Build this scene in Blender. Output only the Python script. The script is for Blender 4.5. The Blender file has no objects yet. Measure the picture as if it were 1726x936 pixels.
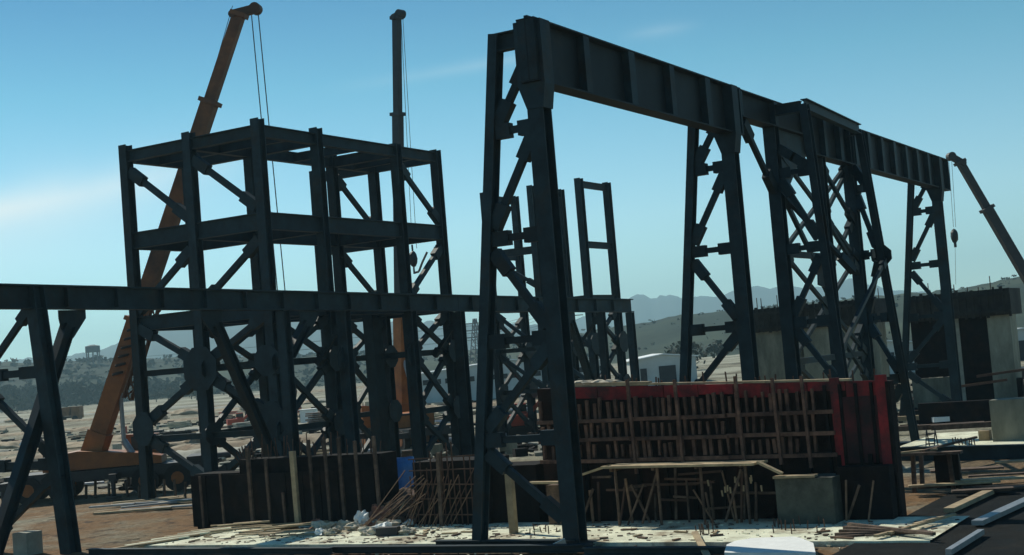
import bpy, bmesh, math, random
from mathutils import Vector, Matrix, noise
random.seed(7)
R_ = math.radians
scn = bpy.context.scene
COL = scn.collection
V = Vector

# ------------------------------------------------------------------ camera
F_PX, CX, CY, HC = 2370.0, 863.0, 468.0, 4.2
CAMROT = Matrix(((0.5037124, -0.0094765, -0.8638194),
                 (-0.8600102, -0.0999373, -0.5003948),
                 (-0.0815858, 0.9949486, -0.0584895)))
CAMLOC = V((0, 0, HC))
cd = bpy.data.cameras.new('camera'); cam = bpy.data.objects.new('camera', cd); COL.objects.link(cam)
cd.sensor_width = 36; cd.lens = F_PX / 1726 * 36; cd.clip_start = 0.5; cd.clip_end = 20000
cam.matrix_world = Matrix.Translation(CAMLOC) @ CAMROT.to_4x4()
scn.camera = cam

# ------------------------------------------------------------------ light
SUN_EL, SUN_AZ = R_(42), math.atan2(0.36, 0.93)      # azimuth measured from +Y towards +X
SUNV = V((math.sin(SUN_AZ) * math.cos(SUN_EL), math.cos(SUN_AZ) * math.cos(SUN_EL), math.sin(SUN_EL)))
ld = bpy.data.lights.new('sun', 'SUN'); sun = bpy.data.objects.new('sun', ld); COL.objects.link(sun)
ld.energy = 4.8; ld.angle = R_(0.5); ld.color = (1.0, 0.96, 0.82)
sun.rotation_euler = SUNV.to_track_quat('Z', 'Y').to_euler()

def ray(px, py): return CAMROT @ V((px - CX, -(py - CY), -F_PX))
def G(px, py, z=0.0):
    r = ray(px, py); t = (z - HC) / r.z; return CAMLOC + r * t
def AT(px, py, d): return CAMLOC + ray(px, py) * (d / F_PX)
def AX(px, py, x):
    r = ray(px, py); return CAMLOC + r * (x / r.x)

w = bpy.data.worlds.new('World'); scn.world = w; w.use_nodes = True
nt = w.node_tree; N = nt.nodes; L = nt.links
N.clear()
out = N.new('ShaderNodeOutputWorld'); bg = N.new('ShaderNodeBackground'); sky = N.new('ShaderNodeTexSky')
sky.sky_type = 'NISHITA'; sky.sun_disc = False; sky.sun_elevation = SUN_EL; sky.sun_rotation = SUN_AZ
sky.air_density = 1.0; sky.dust_density = 0.0; sky.ozone_density = 1.2
bg.inputs['Strength'].default_value = 0.13
tint = N.new('ShaderNodeMix'); tint.data_type = 'RGBA'; tint.blend_type = 'MULTIPLY'
tint.inputs[0].default_value = 1.0; tint.inputs[7].default_value = (1, 1, 1, 1)
L.new(sky.outputs[0], tint.inputs[6])
tc = N.new('ShaderNodeTexCoord')
# the clear upper air is deeper and bluer than the pale band above the horizon
sxyz = N.new('ShaderNodeSeparateXYZ'); L.new(tc.outputs['Generated'], sxyz.inputs[0])
cr = N.new('ShaderNodeValToRGB'); L.new(sxyz.outputs['Z'], cr.inputs[0])
for i_, (p_, c_) in enumerate(((0.0, (.80, .77, .87)), (.095, (.88, .79, .84)), (.2, (.43, .60, .635)), (.26, (.255, .44, .535)), (1.0, (.20, .38, .50)))):
    e_ = cr.color_ramp.elements[i_] if i_ < 2 else cr.color_ramp.elements.new(p_)
    e_.position = p_; e_.color = (*c_, 1)
L.new(cr.outputs[0], tint.inputs[7])
tsc = N.new('ShaderNodeVectorMath'); tsc.operation = 'MULTIPLY'; L.new(tint.outputs[2], tsc.inputs[0]); tsc.inputs[1].default_value = (0.76, 1.15, 1.13)
def mth(op, a, b=None):
    n = N.new('ShaderNodeMath'); n.operation = op
    for i, x in enumerate((a, b)):
        if x is None: continue
        if isinstance(x, (int, float)): n.inputs[i].default_value = x
        else: L.new(x, n.inputs[i])
    return n.outputs[0]
def vdot(v):
    n = N.new('ShaderNodeVectorMath'); n.operation = 'DOT_PRODUCT'
    L.new(tc.outputs['Generated'], n.inputs[0]); n.inputs[1].default_value = v; return n.outputs['Value']
def streak(pa, pb, width, fade_to, strength, seed):
    """a thin cirrus band along the great circle through two directions of the sky"""
    a = ray(*pa).normalized(); b = ray(*pb).normalized()
    nrm = a.cross(b).normalized(); along = (b - a * a.dot(b)).normalized()
    d = vdot(nrm); s = vdot(along)
    nz = N.new('ShaderNodeTexNoise'); nz.inputs['Scale'].default_value = 9; nz.inputs['Detail'].default_value = 5
    mp = N.new('ShaderNodeMapping'); L.new(tc.outputs['Generated'], mp.inputs[0]); mp.inputs['Location'].default_value = (seed, seed, 0)
    L.new(mp.outputs[0], nz.inputs[0])
    d2 = mth('ADD', d, mth('MULTIPLY', mth('SUBTRACT', nz.outputs[0], 0.5), width * 1.2))
    g = mth('POWER', 2.718, mth('MULTIPLY', mth('POWER', mth('ABSOLUTE', mth('DIVIDE', d2, width)), 1.6), -1.0))
    L1 = a.angle(b)
    fs = N.new('ShaderNodeMapRange'); fs.interpolation_type = 'SMOOTHSTEP'
    L.new(s, fs.inputs[0]); lo, hi = sorted(fade_to); fs.inputs[1].default_value = math.sin(L1 * lo); fs.inputs[2].default_value = math.sin(L1 * hi)
    fall = fade_to[0] > fade_to[1]; fs.inputs[3].default_value = 1 if fall else 0; fs.inputs[4].default_value = 0 if fall else 1
    m = mth('MULTIPLY', g, fs.outputs[0])
    if not fall:
        f2 = N.new('ShaderNodeMapRange'); f2.interpolation_type = 'SMOOTHSTEP'; L.new(s, f2.inputs[0])
        f2.inputs[1].default_value = math.sin(L1 * hi); f2.inputs[2].default_value = math.sin(L1 * (hi + .6)); f2.inputs[3].default_value = 1; f2.inputs[4].default_value = 0
        m = mth('MULTIPLY', m, f2.outputs[0])
    m = mth('MULTIPLY', m, mth('ADD', 0.35, mth('MULTIPLY', nz.outputs[0], 1.1)))
    return mth('MULTIPLY', m, strength)
c1 = streak((12, 350), (420, 268), 0.0125, (1.25, -0.15), 0.80, 1.3)
c2 = streak((560, 152), (880, 98), 0.004, (-0.2, 0.9), 0.15, 5.1)
c3 = streak((1030, 66), (1170, 42), 0.004, (0.0, 0.6), 0.12, 8.0)
c4 = streak((12, 400), (420, 290), 0.030, (1.4, -0.1), 0.34, 3.0)
cl = mth('MINIMUM', mth('ADD', mth('ADD', c1, c2), mth('ADD', c3, c4)), 0.85)
cm = N.new('ShaderNodeMix'); cm.data_type = 'RGBA'
L.new(cl, cm.inputs[0]); L.new(tsc.outputs[0], cm.inputs[6]); cm.inputs[7].default_value = (7.6, 8.2, 8.2, 1)
L.new(cm.outputs[2], bg.inputs[0]); L.new(bg.outputs[0], out.inputs[0])

scn.view_settings.view_transform = 'Standard'; scn.view_settings.look = 'None'
scn.view_settings.exposure = 0.0; scn.view_settings.gamma = 1.0
scn.render.resolution_x = 1024; scn.render.resolution_y = 555

# ------------------------------------------------------------------ materials
def mat(name, col, rough=0.7, var=0.25, scale=3.0, metal=0.0, bump=0.0, col2=None, thresh=(0.45, 0.65), spec=0.5, stretch=(1, 1, 1), fine=40.0):
    m = bpy.data.materials.new(name); m.use_nodes = True
    t = m.node_tree; n = t.nodes; l = t.links
    b = n['Principled BSDF']; b.inputs['Roughness'].default_value = rough; b.inputs['Metallic'].default_value = metal
    b.inputs['Specular IOR Level'].default_value = spec
    geo = n.new('ShaderNodeNewGeometry'); mp = n.new('ShaderNodeMapping'); mp.inputs['Scale'].default_value = stretch
    l.new(geo.outputs['Position'], mp.inputs[0])
    a = n.new('ShaderNodeTexNoise'); a.inputs['Scale'].default_value = scale; a.inputs['Detail'].default_value = 6; a.inputs['Roughness'].default_value = 0.65
    l.new(mp.outputs[0], a.inputs[0])
    oi = n.new('ShaderNodeObjectInfo')
    ramp = n.new('ShaderNodeMapRange'); l.new(a.outputs[0], ramp.inputs[0])
    ramp.inputs[1].default_value = 0.3; ramp.inputs[2].default_value = 0.7; ramp.inputs[3].default_value = 1 - var; ramp.inputs[4].default_value = 1 + var
    mr = n.new('ShaderNodeMapRange'); l.new(oi.outputs['Random'], mr.inputs[0]); mr.inputs[3].default_value = 1 - var * .5; mr.inputs[4].default_value = 1 + var * .5
    mu = n.new('ShaderNodeMath'); mu.operation = 'MULTIPLY'; l.new(ramp.outputs[0], mu.inputs[0]); l.new(mr.outputs[0], mu.inputs[1])
    base = n.new('ShaderNodeRGB'); base.outputs[0].default_value = (*col, 1)
    src = base.outputs[0]
    if col2:
        a2 = n.new('ShaderNodeTexNoise'); a2.inputs['Scale'].default_value = scale * 0.45; a2.inputs['Detail'].default_value = 8; a2.inputs['Roughness'].default_value = 0.7
        l.new(mp.outputs[0], a2.inputs[0])
        r2 = n.new('ShaderNodeMapRange'); l.new(a2.outputs[0], r2.inputs[0]); r2.inputs[1].default_value = thresh[0]; r2.inputs[2].default_value = thresh[1]
        mx = n.new('ShaderNodeMix'); mx.data_type = 'RGBA'; l.new(r2.outputs[0], mx.inputs[0]); l.new(src, mx.inputs[6]); mx.inputs[7].default_value = (*col2, 1)
        src = mx.outputs[2]
    vm = n.new('ShaderNodeVectorMath'); vm.operation = 'SCALE'; l.new(src, vm.inputs[0]); l.new(mu.outputs[0], vm.inputs['Scale'])
    l.new(vm.outputs[0], b.inputs['Base Color'])
    if bump:
        a3 = n.new('ShaderNodeTexNoise'); a3.inputs['Scale'].default_value = fine; a3.inputs['Detail'].default_value = 4; l.new(mp.outputs[0], a3.inputs[0])
        bp = n.new('ShaderNodeBump'); bp.inputs['Strength'].default_value = bump; bp.inputs['Distance'].default_value = 0.05
        l.new(a3.outputs[0], bp.inputs['Height']); l.new(bp.outputs[0], b.inputs['Normal'])
    return m
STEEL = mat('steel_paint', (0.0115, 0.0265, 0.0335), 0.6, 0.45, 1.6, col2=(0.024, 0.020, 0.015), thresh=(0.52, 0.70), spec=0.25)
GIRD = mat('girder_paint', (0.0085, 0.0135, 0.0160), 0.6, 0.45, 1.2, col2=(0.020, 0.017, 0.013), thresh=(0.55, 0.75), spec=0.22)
ORANGE = mat('crane_orange', (0.31, 0.094, 0.016), 0.55, 0.4, 1.0, col2=(0.13, 0.045, 0.014), thresh=(0.52, 0.75))
DKORANGE = mat('crane_dull_orange', (0.10, 0.038, 0.014), 0.6, 0.3, 2.0)
BLACKM = mat('black_machinery', (0.02, 0.02, 0.022), 0.6, 0.3, 4)
RUBBER = mat('rubber', (0.02, 0.02, 0.02), 0.9, 0.2, 8)
GREYM = mat('grey_metal', (0.30, 0.31, 0.32), 0.4, 0.2, 5, metal=0.4)
CABLE = mat('cable_steel', (0.05, 0.05, 0.055), 0.6, 0.1, 5)
GLASS = mat('dark_glass', (0.02, 0.03, 0.035), 0.1, 0.1, 3)
WOOD = mat('raw_timber', (0.42, 0.32, 0.19), 0.85, 0.3, 3, bump=0.3, col2=(0.25, 0.18, 0.11), stretch=(1, 1, 1), thresh=(0.4, 0.7))
WOODG = mat('grey_timber', (0.125, 0.080, 0.055), 0.9, 0.5, 4, bump=0.3, col2=(0.055, 0.036, 0.026))
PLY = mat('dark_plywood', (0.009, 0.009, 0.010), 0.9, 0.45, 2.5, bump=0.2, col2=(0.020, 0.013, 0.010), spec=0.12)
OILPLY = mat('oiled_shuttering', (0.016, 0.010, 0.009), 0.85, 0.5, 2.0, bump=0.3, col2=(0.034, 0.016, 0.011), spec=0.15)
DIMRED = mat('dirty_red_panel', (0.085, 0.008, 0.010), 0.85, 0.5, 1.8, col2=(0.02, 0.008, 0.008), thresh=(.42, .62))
MIDOR = mat('crane_weathered_orange', (0.21, 0.072, 0.020), 0.6, 0.35, 1.0, col2=(0.10, 0.04, 0.018))
STUDW = mat('rusty_stained_timber', (0.145, 0.075, 0.050), 0.9, 0.5, 4, bump=0.3, col2=(0.060, 0.030, 0.022))
CAPW = mat('weathered_cap_shuttering', (0.034, 0.032, 0.027), 0.9, 0.5, 1.5, bump=0.4, col2=(0.014, 0.014, 0.013))
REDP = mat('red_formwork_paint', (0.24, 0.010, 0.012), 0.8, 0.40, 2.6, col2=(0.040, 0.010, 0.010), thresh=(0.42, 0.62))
CONC = mat('concrete', (0.34, 0.33, 0.27), 0.9, 0.2, 2.0, bump=0.25, col2=(0.25, 0.24, 0.19))
CONCD = mat('stained_concrete', (0.26, 0.25, 0.19), 0.9, 0.4, 1.2, bump=0.4, col2=(0.14, 0.135, 0.10), thresh=(.42, .62), stretch=(1, 1, .35))
SLAB = mat('pale_blinding_concrete', (0.70, 0.70, 0.53), 0.9, 0.3, 1.6, bump=0.5, col2=(0.30, 0.25, 0.17), thresh=(0.50, 0.62))
RUST = mat('rusty_rebar', (0.085, 0.045, 0.030), 0.9, 0.3, 5)
RUSTL = mat('dusty_rebar', (0.20, 0.12, 0.075), 0.9, 0.3, 5)
WHITE = mat('white_sheet', (0.80, 0.80, 0.77), 0.7, 0.08, 4, bump=0.15, fine=12)
BAGM = mat('paper_bag', (0.50, 0.45, 0.35), 0.9, 0.25, 6, bump=0.3, col2=(0.4, 0.33, 0.25))
BAGR = mat('reddish_bag', (0.28, 0.12, 0.08), 0.9, 0.25, 6, bump=0.3)
BLUE = mat('blue_tarpaulin', (0.02, 0.12, 0.34), 0.4, 0.2, 4, bump=0.3, fine=8)
SHADE = mat('painted_shade_sheet', (0.008, 0.010, 0.011), 0.95, 0.4, 1.5, bump=0.4, col2=(0.016, 0.015, 0.013), spec=0.08)  # near-black colour that stands for shade on the ground
SHEDW = mat('pale_cladding', (0.50, 0.52, 0.50), 0.7, 0.12, 0.5)
SHEDR = mat('white_sheet_roof', (0.74, 0.76, 0.75), 0.6, 0.08, 0.5)
DARKOP = mat('dark_opening', (0.02, 0.022, 0.025), 0.8, 0.2, 1)
BEIGE = mat('beige_steel_sheet', (0.42, 0.38, 0.27), 0.7, 0.15, 1)
MUDY = mat('dusty_machine_paint', (0.22, 0.11, 0.05), 0.8, 0.3, 1.5)
REDM = mat('red_machine_paint', (0.38, 0.05, 0.02), 0.6, 0.25, 2)
FARST = mat('far_steel', (0.08, 0.08, 0.085), 0.7, 0.2, 1)
TANKC = mat('water_tower_concrete', (0.10, 0.10, 0.10), 0.9, 0.2, 0.5)
LEAF = mat('scrub_leaf', (0.018, 0.028, 0.016), 0.9, 0.5, 0.3, col2=(0.035, 0.040, 0.022))
BARK = mat('bark', (0.07, 0.05, 0.035), 0.9, 0.3, 4)
HILLN = mat('scrub_hillside', (0.046, 0.056, 0.030), 0.95, 0.4, 0.022, col2=(0.020, 0.030, 0.019), thresh=(0.36, 0.56), spec=0.1)
HILLF = mat('far_hillside', (0.025, 0.035, 0.035), 0.95, 0.3, 0.004, col2=(0.04, 0.045, 0.04), spec=0.1)
GRAVEL = mat('spoil_earth', (0.30, 0.24, 0.16), 0.95, 0.35, 1.2, bump=0.8, col2=(0.17, 0.11, 0.06), fine=6)

# ground: dust, brown earth and gravel patches
def ground_mat():
    m = bpy.data.materials.new('site_ground'); m.use_nodes = True
    t = m.node_tree; n = t.nodes; l = t.links
    b = n['Principled BSDF']; b.inputs['Roughness'].default_value = 0.95; b.inputs['Specular IOR Level'].default_value = 0.15
    geo = n.new('ShaderNodeNewGeometry')
    def nz(s, d=8, r=.65):
        a = n.new('ShaderNodeTexNoise'); a.inputs['Scale'].default_value = s; a.inputs['Detail'].default_value = d; a.inputs['Roughness'].default_value = r
        l.new(geo.outputs['Position'], a.inputs[0]); return a.outputs[0]
    def rng(x, a0, a1, b0=0, b1=1):
        r = n.new('ShaderNodeMapRange'); l.new(x, r.inputs[0])
        for i, v in enumerate((a0, a1, b0, b1)): r.inputs[i + 1].default_value = v
        return r.outputs[0]
    def mix(f, a, c):
        x = n.new('ShaderNodeMix'); x.data_type = 'RGBA'; l.new(f, x.inputs[0])
        for i, v in ((6, a), (7, c)):
            if isinstance(v, tuple): x.inputs[i].default_value = (*v, 1)
            else: l.new(v, x.inputs[i])
        return x.outputs[2]
    c = mix(rng(nz(0.035), .42, .62), (0.25, 0.235, 0.17), (0.15, 0.13, 0.085))
    c = mix(rng(nz(0.4), .5, .66), c, (0.40, 0.385, 0.30))
    c = mix(rng(nz(0.075, 10, .7), .52, .60), c, (0.10, 0.085, 0.06))
    c = mix(rng(nz(0.02, 10, .7), .50, .58), c, (0.36, 0.35, 0.27))
    # the turned brown earth near the excavation
    sx = n.new('ShaderNodeSeparateXYZ'); l.new(geo.outputs['Position'], sx.inputs[0])
    near = rng(sx.outputs['X'], 52, 36)
    f = n.new('ShaderNodeMath'); f.operation = 'MULTIPLY'; l.new(near, f.inputs[0]); l.new(rng(nz(0.22), .34, .52), f.inputs[1])
    c = mix(f.outputs[0], c, (0.20, 0.115, 0.055))
    f2 = n.new('ShaderNodeMath'); f2.operation = 'MULTIPLY'; l.new(near, f2.inputs[0]); l.new(rng(nz(1.1), .54, .64), f2.inputs[1])
    c = mix(f2.outputs[0], c, (0.06, 0.042, 0.03))
    s = n.new('ShaderNodeVectorMath'); s.operation = 'SCALE'; l.new(c, s.inputs[0]); l.new(rng(nz(5.0, 6, .75), .3, .7, .6, 1.4), s.inputs['Scale'])
    l.new(s.outputs[0], b.inputs['Base Color'])
    bp = n.new('ShaderNodeBump'); bp.inputs['Strength'].default_value = 0.9; bp.inputs['Distance'].default_value = 0.25
    l.new(nz(2.2, 8, .7), bp.inputs['Height']); l.new(bp.outputs[0], b.inputs['Normal'])
    return m
GROUND = ground_mat()

# ------------------------------------------------------------------ helpers
class MB:
    def __init__(s): s.v = []; s.f = []
    def add(s, vs, fs):
        o = len(s.v); s.v += [V(x) for x in vs]; s.f += [tuple(i + o for i in f) for f in fs]; return s
    def box(s, c, d, rot=None):
        c = V(c); h = V(d) / 2
        vs = [V((x * h.x, y * h.y, z * h.z)) for x in (-1, 1) for y in (-1, 1) for z in (-1, 1)]
        if rot is not None: vs = [rot @ v for v in vs]
        return s.add([c + v for v in vs], [(0, 1, 3, 2), (4, 6, 7, 5), (0, 4, 5, 1), (2, 3, 7, 6), (0, 2, 6, 4), (1, 5, 7, 3)])
    def frame(s, p0, p1, side):
        a = (V(p1) - V(p0)).normalized(); sd = V(side); sd = (sd - a * sd.dot(a))
        if sd.length < 1e-4: sd = V((0.3, 0.9, 0.1)); sd = sd - a * sd.dot(a)
        sd.normalize(); return a, sd, a.cross(sd)
    def sweep(s, p0, p1, prof, side=(0, 1, 0), k1=1.0):
        p0, p1 = V(p0), V(p1); a, u, w_ = s.frame(p0, p1, side); n = len(prof)
        vs = [p0 + u * x + w_ * y for x, y in prof] + [p1 + (u * x + w_ * y) * k1 for x, y in prof]
        fs = [tuple(range(n))[::-1], tuple(range(n, 2 * n))] + [(i, (i + 1) % n, n + (i + 1) % n, n + i) for i in range(n)]
        return s.add(vs, fs)
    def bar(s, p0, p1, wu, ww, side=(0, 1, 0), k1=1.0):
        return s.sweep(p0, p1, [(-wu / 2, -ww / 2), (wu / 2, -ww / 2), (wu / 2, ww / 2), (-wu / 2, ww / 2)], side, k1)
    def ibar(s, p0, p1, b, d, side=(0, 1, 0), tf=0.03, tw=0.02):
        """I section: flanges of width b along side, depth d across"""
        p0, p1 = V(p0), V(p1); a, u, w_ = s.frame(p0, p1, side)
        for sg in (-1, 1):
            o = w_ * (sg * (d - tf) / 2); s.bar(p0 + o, p1 + o, b, tf, u)
        return s.bar(p0, p1, tw, d - 2 * tf - 0.0006, u)
    def tube(s, p0, p1, r, n=8, r1=None):
        pr = [(r * math.cos(2 * math.pi * i / n), r * math.sin(2 * math.pi * i / n)) for i in range(n)]
        return s.sweep(p0, p1, pr, (0.31, 0.9, 0.2), 1 if r1 is None else r1 / r)
    def plate(s, c, u, w_, pts, th):
        """flat polygon plate pts in (u,w) about c with thickness"""
        u = V(u).normalized(); w_ = V(w_); w_ = (w_ - u * w_.dot(u)).normalized(); n = u.cross(w_); k = len(pts); c = V(c)
        vs = [c + u * x + w_ * y - n * th / 2 for x, y in pts] + [c + u * x + w_ * y + n * th / 2 for x, y in pts]
        return s.add(vs, [tuple(range(k))[::-1], tuple(range(k, 2 * k))] + [(i, (i + 1) % k, k + (i + 1) % k, k + i) for i in range(k)])
    def blob(s, c, r, seed=0, sub=2, rough=0.35, flat=0.0):
        bm = bmesh.new(); bmesh.ops.create_icosphere(bm, subdivisions=sub, radius=1)
        r = V(r) if not isinstance(r, (int, float)) else V((r, r, r)); vs = []
        for v in bm.verts:
            k = 1 + rough * noise.noise(v.co * 1.7 + V((seed * 3.1, seed * 1.7, seed))) + rough * .5 * noise.noise(v.co * 4.1 + V((seed, 0, seed * 2.2)))
            vs.append(V(c) + V((v.co.x * r.x * k, v.co.y * r.y * k, max(v.co.z * k, -flat if flat else -9) * r.z)))
        fs = [tuple(v.index for v in f.verts) for f in bm.faces]; bm.free(); return s.add(vs, fs)
    def build(s, name, m, parent=None, smooth=False, loc=None):
        me = bpy.data.meshes.new(name)
        o = V((0, 0, 0))
        root = parent
        if parent is not None:
            while root.parent: root = root.parent
            o = V(root['_o']) if '_o' in root else V((0, 0, 0))
        elif loc is not None: o = V(loc)
        me.from_pydata([v - o for v in s.v], [], s.f); me.update()
        if smooth:
            for p in me.polygons: p.use_smooth = True
        me.materials.append(m)
        ob = bpy.data.objects.new(name, me); COL.objects.link(ob)
        if parent is not None: ob.parent = parent
        elif loc is not None: ob.location = o; ob['_o'] = tuple(o)
        return ob
def tag(o, label=None, cat=None, group=None, kind=None):
    if label: o['label'] = label
    if cat: o['category'] = cat
    if group: o['group'] = group
    if kind: o['kind'] = kind
    return o
def thing(name, loc, label, cat, group=None):
    o = bpy.data.objects.new(name, None); COL.objects.link(o); o.location = V(loc); o['_o'] = tuple(V(loc)); o.empty_display_size = 0.3
    return tag(o, label, cat, group)
def dup(o, loc, rz=0.0, sc=1.0, label=None, group=None, tilt=None):
    c = o.copy(); COL.objects.link(c); c.location = V(loc); c.rotation_euler = (tilt[0] if tilt else 0, tilt[1] if tilt else 0, rz)
    c.scale = (sc, sc, sc) if isinstance(sc, (int, float)) else sc
    if label: c['label'] = label
    if group: c['group'] = group
    for ch in o.children:
        k = ch.copy(); COL.objects.link(k); k.parent = c
        for g2 in ch.children:
            q = g2.copy(); COL.objects.link(q); q.parent = k
    return c
def brace(p0, p1, parent, wd=0.17, plate=0.30, pl=0.55, side=(1, 0, 0), name='brace', m=None, gap=0.12):
    """slender diagonal with wider splice plates at both ends"""
    p0, p1 = V(p0), V(p1); a = (p1 - p0).normalized(); b = MB()
    b.bar(p0 + a * gap, p1 - a * gap, wd * 0.8, wd, side)
    for q, d in ((p0, a), (p1, -a)):
        b.bar(q + d * gap * .5, q + d * (pl + gap), 0.10 + wd * .75, plate, side)
    return b.build(name, m or STEEL, parent)
def octa(c, r, side, parent, name='gusset_plate', th=0.05, sy=1.0):
    pts = [(r * math.cos(R_(22.5 + 45 * i)), sy * r * math.sin(R_(22.5 + 45 * i))) for i in range(8)]
    return MB().plate(c, side, (0, 0, 1), pts, th).build(name, STEEL, parent)

# ------------------------------------------------------------------ ground sheet
def build_ground():
    b = MB(); rings = []
    r = 4.0
    while r < 6000: rings.append(r); r *= 1.045 if r < 120 else 1.14
    n = 150; a0, a1 = R_(-75), R_(135)
    for i, rr in enumerate(rings):
        for j in range(n + 1):
            a = a0 + (a1 - a0) * j / n; p = V((rr * math.cos(a), rr * math.sin(a), 0))
            amp = 0.05 if rr < 45 else min(0.05 + (rr - 45) * 0.006, 0.45)
            if rr > 400: amp *= max(0.0, 1 - (rr - 400) / 300)
            z = amp * (noise.noise(p * 0.13) + .6 * noise.noise(p * 0.41 + V((5, 3, 0)))) - 0.03
            if rr < 45 and 26 < p.x < 39 and p.y < 30: z = -0.06
            b.v.append(V((p.x, p.y, z)))
    for i in range(len(rings) - 1):
        for j in range(n):
            q = i * (n + 1) + j; b.f.append((q, q + n + 1, q + n + 2, q + 1))
    # rear part, under and behind the camera, so the sheet is whole
    o = b.build('ground', GROUND, smooth=True); tag(o, kind='structure')
    bb = MB(); k = 40
    ca = [a1 + (2 * math.pi - (a1 - a0)) * j / k for j in range(k + 1)]
    for rr in (4.0, 60.0, 800.0, 6000.0):
        for a in ca: bb.v.append(V((rr * math.cos(a), rr * math.sin(a), -0.03)))
    for i in range(3):
        for j in range(k): q = i * (k + 1) + j; bb.f.append((q, q + k + 1, q + k + 2, q + 1))
    c = len(bb.v); full = [a0 + 2 * math.pi * j / 40 for j in range(40)]
    bb.v += [V((4.0 * math.cos(a), 4.0 * math.sin(a), -0.031)) for a in full]; bb.f.append(tuple(range(c, c + 40)))
    tag(bb.build('ground_behind', GROUND), kind='structure')
build_ground()

# ------------------------------------------------------------------ hills
def ridge(name, sky_pts, D, wf, wb, m, rough, n=260, rows=18, seed=0, D2=None, wf2=None):
    b = MB(); x0, x1 = sky_pts[0][0], sky_pts[-1][0]
    for j in range(n + 1):
        t = j / n; px = x0 + (x1 - x0) * t
        for (ax, ay), (bx, by) in zip(sky_pts, sky_pts[1:]):
            if ax <= px <= bx: q = (px - ax) / (bx - ax); py = ay + (by - ay) * q; break
        r = ray(px, py); h = V((r.x, r.y, 0)); hl = h.length; h.normalize()
        d_ = D if D2 is None else D + (D2 - D) * t
        w_ = wf if wf2 is None else wf + (wf2 - wf) * t
        top = HC + d_ * r.z / hl
        top += rough * noise.noise(V((px * 0.035, seed, 0))) + rough * .5 * noise.noise(V((px * 0.11, seed + 4, 0)))
        for i in range(rows + 1):
            u = i / rows
            if u <= .65: k = u / .65; dist = d_ - w_ * (1 - k); prof = k * k * (3 - 2 * k) * .55 + k * .45
            else: k = (u - .65) / .35; dist = d_ + wb * k; prof = 1 - k * k
            p = h * dist; z = -1.0 + (top + 1.0) * prof
            z += rough * 1.2 * math.sin(math.pi * min(u / .65, 1)) * noise.noise(V((p.x, p.y, 0)) * (6.0 / w_) + V((seed, 0, 0)))
            b.v.append(V((p.x, p.y, z)))
    for j in range(n):
        for i in range(rows):
            q = j * (rows + 1) + i; b.f.append((q, q + 1, q + rows + 2, q + rows + 1))
    o = b.build(name, m, smooth=True); tag(o, kind='structure'); return b
HN = [(-500, 640), (-200, 628), (12, 611), (160, 606), (335, 601), (500, 600), (640, 598), (800, 590), (900, 572), (1070, 546), (1140, 531), (1265, 521), (1380, 508), (1480, 498), (1600, 489), (1709, 467), (1900, 440), (2300, 430)]
HF = [(-600, 640), (-200, 625), (32, 606), (120, 600), (178, 587), (215, 570), (254, 554), (335, 546), (480, 538), (640, 540), (800, 545), (900, 548), (1000, 560), (1150, 575)]
HM = [(820, 572), (900, 556), (1000, 530), (1061, 504), (1087, 497), (1140, 500), (1200, 500), (1255, 486), (1310, 481), (1380, 485), (1435, 469), (1465, 479), (1500, 487), (1600, 500), (1800, 500), (2200, 480)]
near_hill = ridge('hill_near', HN, 900, 170, 250, HILLN, 1.6, seed=1, D2=620, wf2=330)
ridge('hill_far', HF, 3100, 1200, 600, HILLF, 9, seed=2)
ridge('mountain_far', HM, 4200, 1000, 500, HILLF, 13, seed=3)
# scrub on the near hill: one countless mass
sc = MB(); rows = 19
for k in range(2600):
    j = random.randrange(0, 260); i = random.randrange(1, 13)
    p = near_hill.v[j * rows + i] + V((random.uniform(-9, 9), random.uniform(-9, 9), -0.3))
    if j > 140 and k % 3: continue
    s_ = random.uniform(0.8, 2.4) * (1.15 if j < 110 else .7)
    bm_ = []
    for q in range(7):
        a = random.uniform(0, 6.28); d = V((math.cos(a), math.sin(a), random.uniform(.2, 1.1))) * s_ * .6; c = p + d
        t1 = V((random.uniform(-1, 1), random.uniform(-1, 1), random.uniform(-1, 1))).normalized() * s_ * .6
        t2 = V((random.uniform(-1, 1), random.uniform(-1, 1), random.uniform(-1, 1))).normalized() * s_ * .6
        sc.add([c - t1, c + t2, c + t1, c - t2], [(0, 1, 2, 3)])
tag(sc.build('hillside_scrub', LEAF), 'dark green scrub bushes covering the low hillside', 'scrub', kind='stuff')

WOODS = mat('far_wood_leaf', (0.010, 0.017, 0.012), 0.95, 0.5, 0.2, col2=(0.020, 0.025, 0.016), spec=0.05)
fw_ = MB(); random.seed(5)
for k in range(9000):
    px = random.triangular(-260, 520, 20); d = random.uniform(600, 730); r = ray(px, 670); p = V((r.x, r.y, 0)).normalized() * d
    hmax = (11.5 if px < 250 else 11.5 - (px - 250) * .028) * (.72 + .55 * noise.noise(V((px * .03, d * .02, 0))))
    c = p + V((0, 0, max(0.3, hmax) * random.random() ** .7)); s_ = random.uniform(.6, 1.5)
    t1 = V((random.uniform(-1, 1), random.uniform(-1, 1), random.uniform(-1, 1))).normalized() * s_; t2 = V((random.uniform(-1, 1), random.uniform(-1, 1), random.uniform(-1, 1))).normalized() * s_
    fw_.add([c - t1, c + t2, c + t1, c - t2], [(0, 1, 2, 3)])
tag(fw_.build('far_wood', WOODS), 'dark far-off belt of trees along the foot of the hill at the left', 'wood', kind='stuff')
random.seed(11)
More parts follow.
